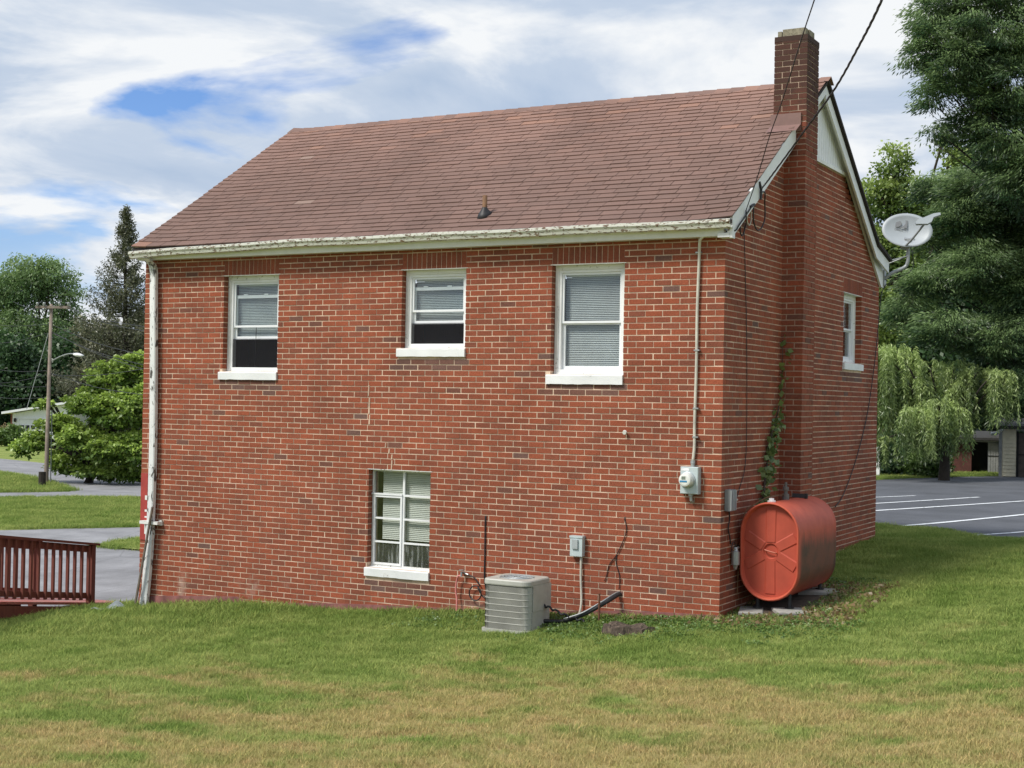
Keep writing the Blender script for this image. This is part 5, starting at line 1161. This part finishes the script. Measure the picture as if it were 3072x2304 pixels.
def conifer():
    d = 104; base = Vector(on_ground(374, 1330, d)); top = at(377, 618, d); H = top.z - base.z; t = thing('conifer', 'tall ragged dark conifer rising beside the roof eave', 'tree', tuple(base)); mb = MB()
    mb.tube([base, base.lerp(top, .6), top], [.32, .15, .02], 8); P, T = [], []
    for k in range(300):
        f = RNG.uniform(.12, .985)**.85; z = base.z + H*f; ln = (6.3*(1-f)**1.15 + .15)*RNG.uniform(.5, 1.15); a = RNG.uniform(0, 6.28); s = base.lerp(top, f); e = s + Vector((math.cos(a)*ln, math.sin(a)*ln, -.10*ln + .25*ln*f)); e.z += .3*ln
        mid = s.lerp(e, .55) - Vector((0, 0, .18*ln)); mb.tube([s, mid, e], [.05*(1-f)+.015, .03*(1-f)+.01, .006], 5)
        n = int(30 + 110*ln/3); v = RNG.uniform(.22, 1, n)**.7
        pts = np.array([tuple(s.lerp(mid, x*1.8) if x < .55 else mid.lerp(e, (x-.55)/.45)) for x in v]); pts += RNG.normal(size=(n, 3))*np.array([.17, .17, .26])*(1.1-f*.5); P.append(pts); T.append(np.clip(RNG.normal(.4, .2, n), 0, 1))
    mb.build('trunk', 'bark_dark', t, True, fix=False); quads_object('crown', leaf_quads(np.concatenate(P), .22, .35, .1), np.concatenate(T), 'leaf_conifer', t)
conifer()
tree('dogwood', 'bright green spreading tree beside the road left of house', on_ground(265, 1440, 50),
     [lob(330, 1130, 50, .75, .55), lob(400, 1100, 50.3, .8, .6), lob(270, 1200, 49.6, .8, .5), lob(350, 1230, 49.2, .9, .6), lob(430, 1210, 49.6, .9, .7), lob(180, 1270, 50, .7, .4), lob(250, 1310, 49.2, .8, .45), lob(120, 1320, 50.2, .6, .35), lob(70, 1340, 50.4, .35, .25), lob(330, 1340, 49, .9, .5), lob(410, 1340, 49.2, .8, .6), lob(200, 1380, 50, .6, .4), lob(300, 1410, 49.4, .7, .25), lob(390, 1410, 49.6, .7, .3), lob(135, 1210, 50.2, .3, .2), lob(460, 1120, 50.5, .8)],
     'leaf_dogwood', 900, 50, .11, .145, .6, .25, .16, 'bark_dark', shell=.5, flat=.5, squash=.45, fork=.3)
for lb, x, y, d, w, h, lf in (('rusty brown shrub by the garage wall', 15, 1335, 97, 2.2, 1.2, 'leaf_dead'), ('round green shrub in front of the garage', 35, 1345, 94, 2.0, 1.3, 'leaf_shrub')):
    shrub(lb, x, y, d, w, h, lf, 90, .2, 'shrubs by the garage')
def garage():
    D_ = 100; t0 = at(36, 1335, D_); t = thing('white_garage', 'white garage with row of door windows beyond the road', 'garage', (t0.x, t0.y, -1.5))
    def g(x): p = at(x, 1330, D_); return Vector((p.x, p.y, 0))
    zb = -1.8; d = (g(200)-g(36)).normalized(); n = Vector((d.y, -d.x, 0))
    def Z(y): return at(80, y, D_).z
    block('wall', 'garage_white', t, g(36), g(200), 6, zb, Z(1243)); block('side_wall', 'garage_brick', t, g(29) - n*.1, g(35.5) - n*.1, 5.8, zb, Z(1243))
    mb = MB(); q = [g(11) + n*.6 + Vector((0,0,Z(1243))), g(210) + n*.6 + Vector((0,0,Z(1208))), g(210) - n*6.5 + Vector((0,0,Z(1208))), g(11) - n*6.5 + Vector((0,0,Z(1243)))]
    mb.add(q + [v + Vector((0,0,.16)) for v in q], [(0,1,2,3),(7,6,5,4),(0,4,5,1),(1,5,6,2),(2,6,7,3),(3,7,4,0)]); mb.build('roof', 'garage_white', t)
    mb = MB(); q = [g(36) + n*.003 + Vector((0,0,Z(1246))), g(200) + n*.003 + Vector((0,0,Z(1246))), g(200) + n*.003 + Vector((0,0,Z(1211))), g(36) + n*.003 + Vector((0,0,Z(1241)))]; mb.add(q, [(0,1,2,3)]); mb.build('gable_panel', 'garage_white', t, fix=False)
    dr = block('garage_door', 'trim_white', t, g(57) + n*.05, g(150) + n*.05, .06, zb, Z(1258))
    for x in (60, 76.5, 93, 109.5, 126): 
        w = block('window', 'garage_white', dr, g(x-1) + n*.08, g(x+13) + n*.08, .04, Z(1288), Z(1274)); block('pane', 'dark_glass', dr, g(x) + n*.095, g(x+12) + n*.095, .012, Z(1286.5), Z(1275.5))
    block('trim', 'garage_white', t, g(52) + n*.09, g(56.5) + n*.09, .1, zb, Z(1255)); block('trim', 'garage_white', t, g(52) + n*.09, g(155) + n*.09, .1, Z(1257), Z(1253))
    mb = MB(); p = g(45) + n*.12 + Vector((0,0,Z(1266))); mb.tube([p, p + Vector((0,0,.25))], .09, 8); mb.build('wall_lamp', 'shed_dark', t)
garage()
def pole():
    D_ = 49; b = Vector(on_ground(138, 1455, D_)); top = at(154, 912, D_); t = thing('utility_pole', 'wooden utility pole with crossarm and street lamp', 'utility pole', tuple(b))
    mb = MB(); mb.tube([b - Vector((0,0,.4)), b, top], [.085, .08, .052], 12); mb.build('pole', 'pole_wood', t, True)
    mb = MB(); mb.bar(at(107, 921, D_-.1), at(211, 922, D_-.1), .07, .085); mb.build('crossarm', 'pole_wood', t)
    for x in (112, 132, 178, 205):
        p = at(x, 918, D_-.15); mb = MB(); mb.tube([p, p + Vector((0,0,.06)), p + Vector((0,0,.10)), p + Vector((0,0,.13))], [.02, .045, .05, .02], 8); mb.build('insulator', 'galvanised', t)
    mb = MB(); mb.tube(smooth_path([at(158, 1082, D_), at(180, 1070, D_-.3), at(205, 1062, D_-.6), at(225, 1062, D_-.8)], 5), .022, 8); mb.build('lamp_arm', 'galvanised', t, True)
    mb = MB(); p, q = at(222, 1063, D_-.8), at(250, 1067, D_-1.0); d = (q-p).normalized(); rings = []
    for k, (rr, hh) in zip(np.linspace(0, 1, 6), ((.05, .04), (.09, .06), (.11, .07), (.10, .06), (.08, .045), (.03, .02))):
        c = p.lerp(q, k); x = d.cross(Vector((0,0,1))).normalized(); rings.append([c + x*rr*math.cos(a) + Vector((0,0,hh*math.sin(a))) for a in np.linspace(0, 6.2832, 11)[:-1]])
    mb.loft(rings); mb.build('lamp_head', 'lamp_white', t, True)
    mb = MB(); mb.tube([at(145, 1000, D_), at(80, 1228, D_)], .012, 6); mb.build('guy_wire', 'galvanised', t)
    mb = MB(); mb.tube([b + Vector((.13, .08, 0)), b + Vector((.12, .08, 2.6))], .02, 8); mb.build('ground_wire_cover', 'shed_grey', t)
    mb = MB(); q = at(126, 1462, 47.5); mb.tube([(q.x, q.y, gz(q.x, q.y)-.05), (q.x, q.y, gz(q.x, q.y)+.55)], .12, 10); tag(mb.build('dark_stump', 'bark_dark'), 'dark short stub beside the utility pole base', 'stump')
    runs = [((152, 972), (-60, 966), 60), ((150, 998), (-60, 1032), 60), ((152, 1112), (-60, 1098), 60), ((150, 1122), (-60, 1150), 60), ((150, 1160), (-60, 1142), 60), ((150, 1192), (-60, 1182), 60), ((154, 930), (40, 905), 75),
            ((158, 975), (470, 1075), 36), ((158, 997), (470, 1120), 36), ((158, 1000), (470, 1105), 36), ((154, 1120), (470, 1190), 36), ((200, 920), (470, 985), 36), ((205, 925), (470, 1000), 36), ((152, 1125), (470, 1100), 36)]
    names = ['highest wire running left from the utility pole', 'second wire from the top running left off the pole', 'third wire down running left off the pole', 'fourth wire down running left off the pole', 'fifth wire down running left off the pole', 'lowest wire running left off the pole', 'faint wire leaving the crossarm to the left',
             'wire sloping right from just under the crossarm', 'bundled wire sloping right below the first', 'close twin of the bundled wire sloping right', 'lowest wire sloping right behind the bright tree', 'upper wire from the crossarm toward the conifer', 'lower wire from the crossarm toward the conifer', 'wire rising gently right above the bright tree']
    for ((x0, y0), (x1, y1), d1), nm in zip(runs, names):
        a, c = at(x0, y0, D_), at(x1, y1, d1); m_ = a.lerp(c, .5) - Vector((0, 0, .12)); mb = MB(); mb.tube(smooth_path([a, m_, c], 6), .009, 5)
        tag(mb.build('power_line', 'cable_black', None, True), nm, 'power line', 'overhead wires at the utility pole')
pole()
mb = MB(); p = at(418, 1340, 60); mb.prism([(p.x-.12, p.z-.05), (p.x+1.6, p.z-.05), (p.x+1.6, p.z+.75)], 'y', p.y, p.y+1.6); sh = mb.build('porch_roof', 'trim_white'); tag(sh, 'white eave of a small outbuilding just showing past the house edge', 'outbuilding')
mb = MB(); mb.box((p.x+.12, p.y+.1, gz(p.x, p.y)), (p.x+1.6, p.y+1.5, p.z-.055)); mb.build('wall', 'shed_brown', sh)

def distant_wood():
    "the wood that closes the view all round, one mass beyond the single trees"
    lb = [lob(x, y, 74 + 4*math.sin(x*.7), 3.0) for x in range(1900, 3900, 110) for y in (1080, 1230, 1330) if not 2590 < x < 3080] + [lob(x, y, 128 + 5*math.sin(x), 4.0) for x in list(range(-500, -60, 90)) + list(range(470, 1500, 90)) for y in (1090, 1200, 1290)]
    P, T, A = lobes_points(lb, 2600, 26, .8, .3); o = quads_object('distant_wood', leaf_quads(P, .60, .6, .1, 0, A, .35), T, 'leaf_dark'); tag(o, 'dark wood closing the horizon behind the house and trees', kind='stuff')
distant_wood()

# ---------------------------------------------------------------- vine on the chimney corner
def vine():
    t = thing('climbing_vine', 'leafy vine climbing the corner between wall and chimney', 'vine', (.05, 1.5, 1.2)); path = smooth_path([(.03, 1.28, 1.15), (.03, 1.38, 1.5), (.03, 1.48, 1.75), (.03, 1.60, 2.0), (.03, 1.80, 2.25), (.03, 1.90, 2.5), (.03, 1.92, 2.8), (.03, 1.93, 3.1)], 8)
    mb = MB(); mb.tube(path, [.012*(1-i/len(path))+.003 for i in range(len(path))], 6); mb.build('stem', 'bark', t, True); P = []
    for i, p in enumerate(path):
        f = i/len(path); n = 6 if f < .55 else 1
        for _ in range(n): P.append((p.x + RNG.uniform(.0, .07), p.y + RNG.normal()*.06*(1.2-f*.7), p.z + RNG.normal()*.05))
    P = np.array(P); quads_object('foliage', leaf_quads(P, .085, .75, .4), np.clip(RNG.normal(.5, .25, len(P)), 0, 1), 'leaf_vine', t)
vine()

# ---------------------------------------------------------------- turf
def tuft_mesh(name, blades, rad, h, wid, mat, lean=.5):
    Q, T = [], []
    for _ in range(blades):
        a, r = RNG.uniform(0, 6.283), rad*math.sqrt(RNG.uniform()); b = np.array([r*math.cos(a), r*math.sin(a), -.006]); hh = h*RNG.uniform(.45, 1.15); az = RNG.uniform(0, 6.283); ln = hh*lean*RNG.uniform(.1, 1.2); d = np.array([math.cos(az), math.sin(az), 0]); s = np.array([-d[1], d[0], 0])*wid*RNG.uniform(.6, 1.3)
        m_ = b + d*ln*.35 + np.array([0, 0, hh*.6]); e = b + d*ln + np.array([0, 0, hh]); tn = np.clip(RNG.normal(.5, .22), 0, 1)
        Q.append([b-s, b+s, m_+s*.8, m_-s*.8]); T.append(tn*.8); Q.append([m_-s*.8, m_+s*.8, e+s*.12, e-s*.12]); T.append(tn)
    Q = np.array(Q); n = len(Q); me = bpy.data.meshes.new(name); me.from_pydata(Q.reshape(-1, 3).tolist(), [], np.arange(n*4).reshape(n, 4).tolist()); me.materials.append(MATS[mat])
    at_ = me.attributes.new('tone', 'FLOAT', 'POINT'); at_.data.foreach_set('value', np.repeat(T, 4).astype(np.float32)); return bpy.data.objects.new(name, me)
def leafy_mesh(name, n, rad, h, size, mat):
    P = np.stack([RNG.normal(0, rad*.5, n), RNG.normal(0, rad*.5, n), RNG.uniform(.01, h, n)], 1); Q = leaf_quads(P, size, .8, 0, .7); me = bpy.data.meshes.new(name); me.from_pydata(Q.reshape(-1, 3).tolist(), [], np.arange(n*4).reshape(n, 4).tolist()); me.materials.append(MATS[mat])
    at_ = me.attributes.new('tone', 'FLOAT', 'POINT'); at_.data.foreach_set('value', np.repeat(np.clip(RNG.normal(.5, .25, n), 0, 1), 4).astype(np.float32)); return bpy.data.objects.new(name, me)
def collection(name, objs):
    c = bpy.data.collections.new(name)
    for o in objs: c.objects.link(o)
    return c
def scatter(name, XY, scale, coll, label, dz=0.0):
    Z = ground(XY[:, 0], XY[:, 1]) + dz; n = len(XY); me = bpy.data.meshes.new(name); me.vertices.add(n); me.vertices.foreach_set('co', np.c_[XY, Z].astype(np.float32).ravel())
    for nm, v in (('rz', RNG.uniform(0, 6.283, n)), ('sc', scale)): a = me.attributes.new(nm, 'FLOAT', 'POINT'); a.data.foreach_set('value', np.asarray(v, dtype=np.float32))
    o = tag(link(bpy.data.objects.new(name, me)), label, 'grass', kind='stuff'); ng = bpy.data.node_groups.new(name, 'GeometryNodeTree'); ng.interface.new_socket('Geometry', in_out='INPUT', socket_type='NodeSocketGeometry'); ng.interface.new_socket('Geometry', in_out='OUTPUT', socket_type='NodeSocketGeometry')
    N, K = ng.nodes, ng.links; gi, go = N.new('NodeGroupInput'), N.new('NodeGroupOutput'); ci = N.new('GeometryNodeCollectionInfo'); ci.inputs['Collection'].default_value = coll; ci.inputs['Separate Children'].default_value = True; ci.inputs['Reset Children'].default_value = True
    ip = N.new('GeometryNodeInstanceOnPoints'); ip.inputs['Pick Instance'].default_value = True; a1 = N.new('GeometryNodeInputNamedAttribute'); a1.data_type = 'FLOAT'; a1.inputs[0].default_value = 'rz'; a2 = N.new('GeometryNodeInputNamedAttribute'); a2.data_type = 'FLOAT'; a2.inputs[0].default_value = 'sc'
    cx = N.new('ShaderNodeCombineXYZ'); K.new(a1.outputs[0], cx.inputs[2]); mp = N.new('GeometryNodeMeshToPoints'); K.new(gi.outputs[0], mp.inputs[0]); K.new(mp.outputs[0], ip.inputs['Points']); K.new(ci.outputs[0], ip.inputs['Instance']); K.new(cx.outputs[0], ip.inputs['Rotation']); K.new(a2.outputs[0], ip.inputs['Scale']); K.new(ip.outputs[0], go.inputs[0])
    md = o.modifiers.new('scatter', 'NODES'); md.node_group = ng; return o
def in_view(x, y, pad=3.6):
    d = x-CAM.x, y-CAM.y; z = d[0]*CF.x + d[1]*CF.y; l = d[0]*CR.x + d[1]*CR.y; return z, np.abs(l) < z*.372 + pad
def inside(poly, x, y):
    r = np.zeros(len(x), bool); j = len(poly)-1
    for i in range(len(poly)):
        (xi, yi), (xj, yj) = poly[i], poly[j]; c = ((yi > y) != (yj > y)) & (x < (xj-xi)*(y-yi)/(yj-yi+1e-12) + xi); r ^= c; j = i
    return r
def blocked(x, y):
    b = (x > -W-.0) & (x < .0) & (y > .0) & (y < D); b |= (x > -.02) & (x < CX1) & (y > CY0) & (y < CY1); b |= (np.abs(x-ACX) < .27) & (np.abs(y-ACY) < .27); b |= ((x+.76)/.27)**2 + ((y+.70)/.19)**2 < 1
    for px_, py_, sx, sy in ((.23,.50,.36,.44), (.62,.46,.38,.42), (.60,1.68,.44,.42)): b |= (np.abs(x-px_) < sx/2) & (np.abs(y-py_) < sy/2)
    b |= (x > .05) & (x < .80) & (y > .30) & (y < 1.95); b |= (x < -8.75) & (y > .7); b |= (x < -9.05 - (y+3.6)*.19) & (x > -10.5 - (y+3.6)*.19) & (y > -4); b |= inside([(px_, py_ + .06) for px_, py_ in LOT], x, y); return b
def turf():
    n = 340000; x = RNG.uniform(-16, 11, n); y = RNG.uniform(-12, 12.5, n); z, ok = in_view(x, y); ok &= (z > 4.6) & ~blocked(x, y)
    dens = np.clip(1.25 - (z-5)/22, .45, 1.0); ok &= RNG.uniform(size=n) < dens*.36; x, y, z = x[ok], y[ok], z[ok]
    tufts = collection('tufts', [tuft_mesh('grass_tuft', 50, .105, .044*k, .0022, 'grass_blade', l) for k, l in ((1.0, 1.1), (.8, 1.5), (1.15, .9), (.7, 1.8), (.95, 1.3))])
    tall = np.exp(-((y+.05)/.16)**2)*(x < 0)*.5 + np.where((x < -5.5) & (y > -2.2), .45, 0) + 0
    s = RNG.uniform(.7, 1.15, len(x))*(1+tall)*(1 + np.clip((z-9)/30, 0, .3)); print('tufts', len(x)); scatter('grass', np.c_[x, y], s, tufts, 'short mown lawn grass, green by the wall and browner in the open')
    # coarse long clumps
    n = 900; x = RNG.uniform(-12, 8, n); y = RNG.uniform(-11, 6, n); z, ok = in_view(x, y); ok &= (z > 5) & ~blocked(x, y); x, y = x[ok], y[ok]; k = (x < -4) | (RNG.uniform(size=len(x)) < .35); x, y = x[k], y[k]
    scatter('long_grass', np.c_[x, y], RNG.uniform(.6, 1.1, len(x)), collection('long_tufts', [tuft_mesh('grass_tuft', 26, .05, .13, .0026, 'grass_blade', l) for l in (.7, 1.0)]), 'scattered longer grass clumps in the lawn')
    # clover and ivy along the wall foot
    X, Y, S = [], [], []
    for _ in range(2600):
        u = RNG.uniform(-3.6, 1.6); v = -abs(RNG.normal(0, .45)) - .03
        if u > -.05 and RNG.uniform() < .6: v = RNG.uniform(-.5, 2.6); u = RNG.uniform(.05, 1.25)
        X.append(u); Y.append(v); S.append(RNG.uniform(.6, 1.2))
    X, Y, S = map(np.array, (X, Y, S)); k = ~blocked(X, Y) & (RNG.uniform(size=len(X)) < np.where(X < -1.9, .12, .5)); scatter('ground_ivy', np.c_[X, Y][k], S[k], collection('ivy', [leafy_mesh('ivy_patch', 20, .11, .04, .028, 'leaf_clover') for _ in range(3)]), 'low ground ivy and clover along the wall foot')
    X = RNG.uniform(.02, 1.4, 900); Y = RNG.uniform(-.35, 2.2, 900); X2 = RNG.uniform(-1.7, .1, 260); Y2 = -abs(RNG.normal(.05, .1, 260)); X, Y = np.r_[X, X2], np.r_[Y, Y2]; k = ~blocked(X, Y)
    scatter('dead_leaves', np.c_[X, Y][k], RNG.uniform(.6, 1.1, k.sum()), collection('litter', [leafy_mesh('leaf_litter', 7, .12, .012, .05, 'leaf_dead') for _ in range(3)]), 'dry brown leaf litter around the oil tank', .004)
    # further lawns
    n = 60000; x = RNG.uniform(-50, -9, n); y = RNG.uniform(4, 34, n); z, ok = in_view(x, y, 5.0); a = x + 1.18*0; 
    lawn = inside([(-19.0,11.4),(-21.3,9.15),(-28.8,15.7),(-25.7,18.3)], x, y); verge = inside([(-30.3,17.05),(-28.95,18.6),(-29.4,19.1),(-34.7,22.7),(-39.8,25.4),(-45,20)], x, y); isl = inside([(-16.85,7.6),(-17.1,9.25),(-15.0,11.2),(-12.4,11.6),(-12.6,9),(-15.3,7.35)], x, y)
    k = ok & (lawn | verge | isl); scatter('far_grass', np.c_[x, y][k], np.where(verge[k], 3.2, 2.0)*RNG.uniform(.7, 1.2, k.sum()), tufts, 'longer grass of the lawn strips beside the road', .03)
    n = 9000; x = RNG.uniform(-5, 6, n); y = RNG.uniform(22, 31, n); edge = inside([(-4.4,23.5),(-3,26.9),(-1.6,29.5),(-2.5,31),(-5,28),(-6.5,22.5)], x, y); scatter('edge_grass', np.c_[x, y][edge], RNG.uniform(1.2, 2.2, edge.sum()), tufts, 'ragged grass along the far edge of the lot')
turf()
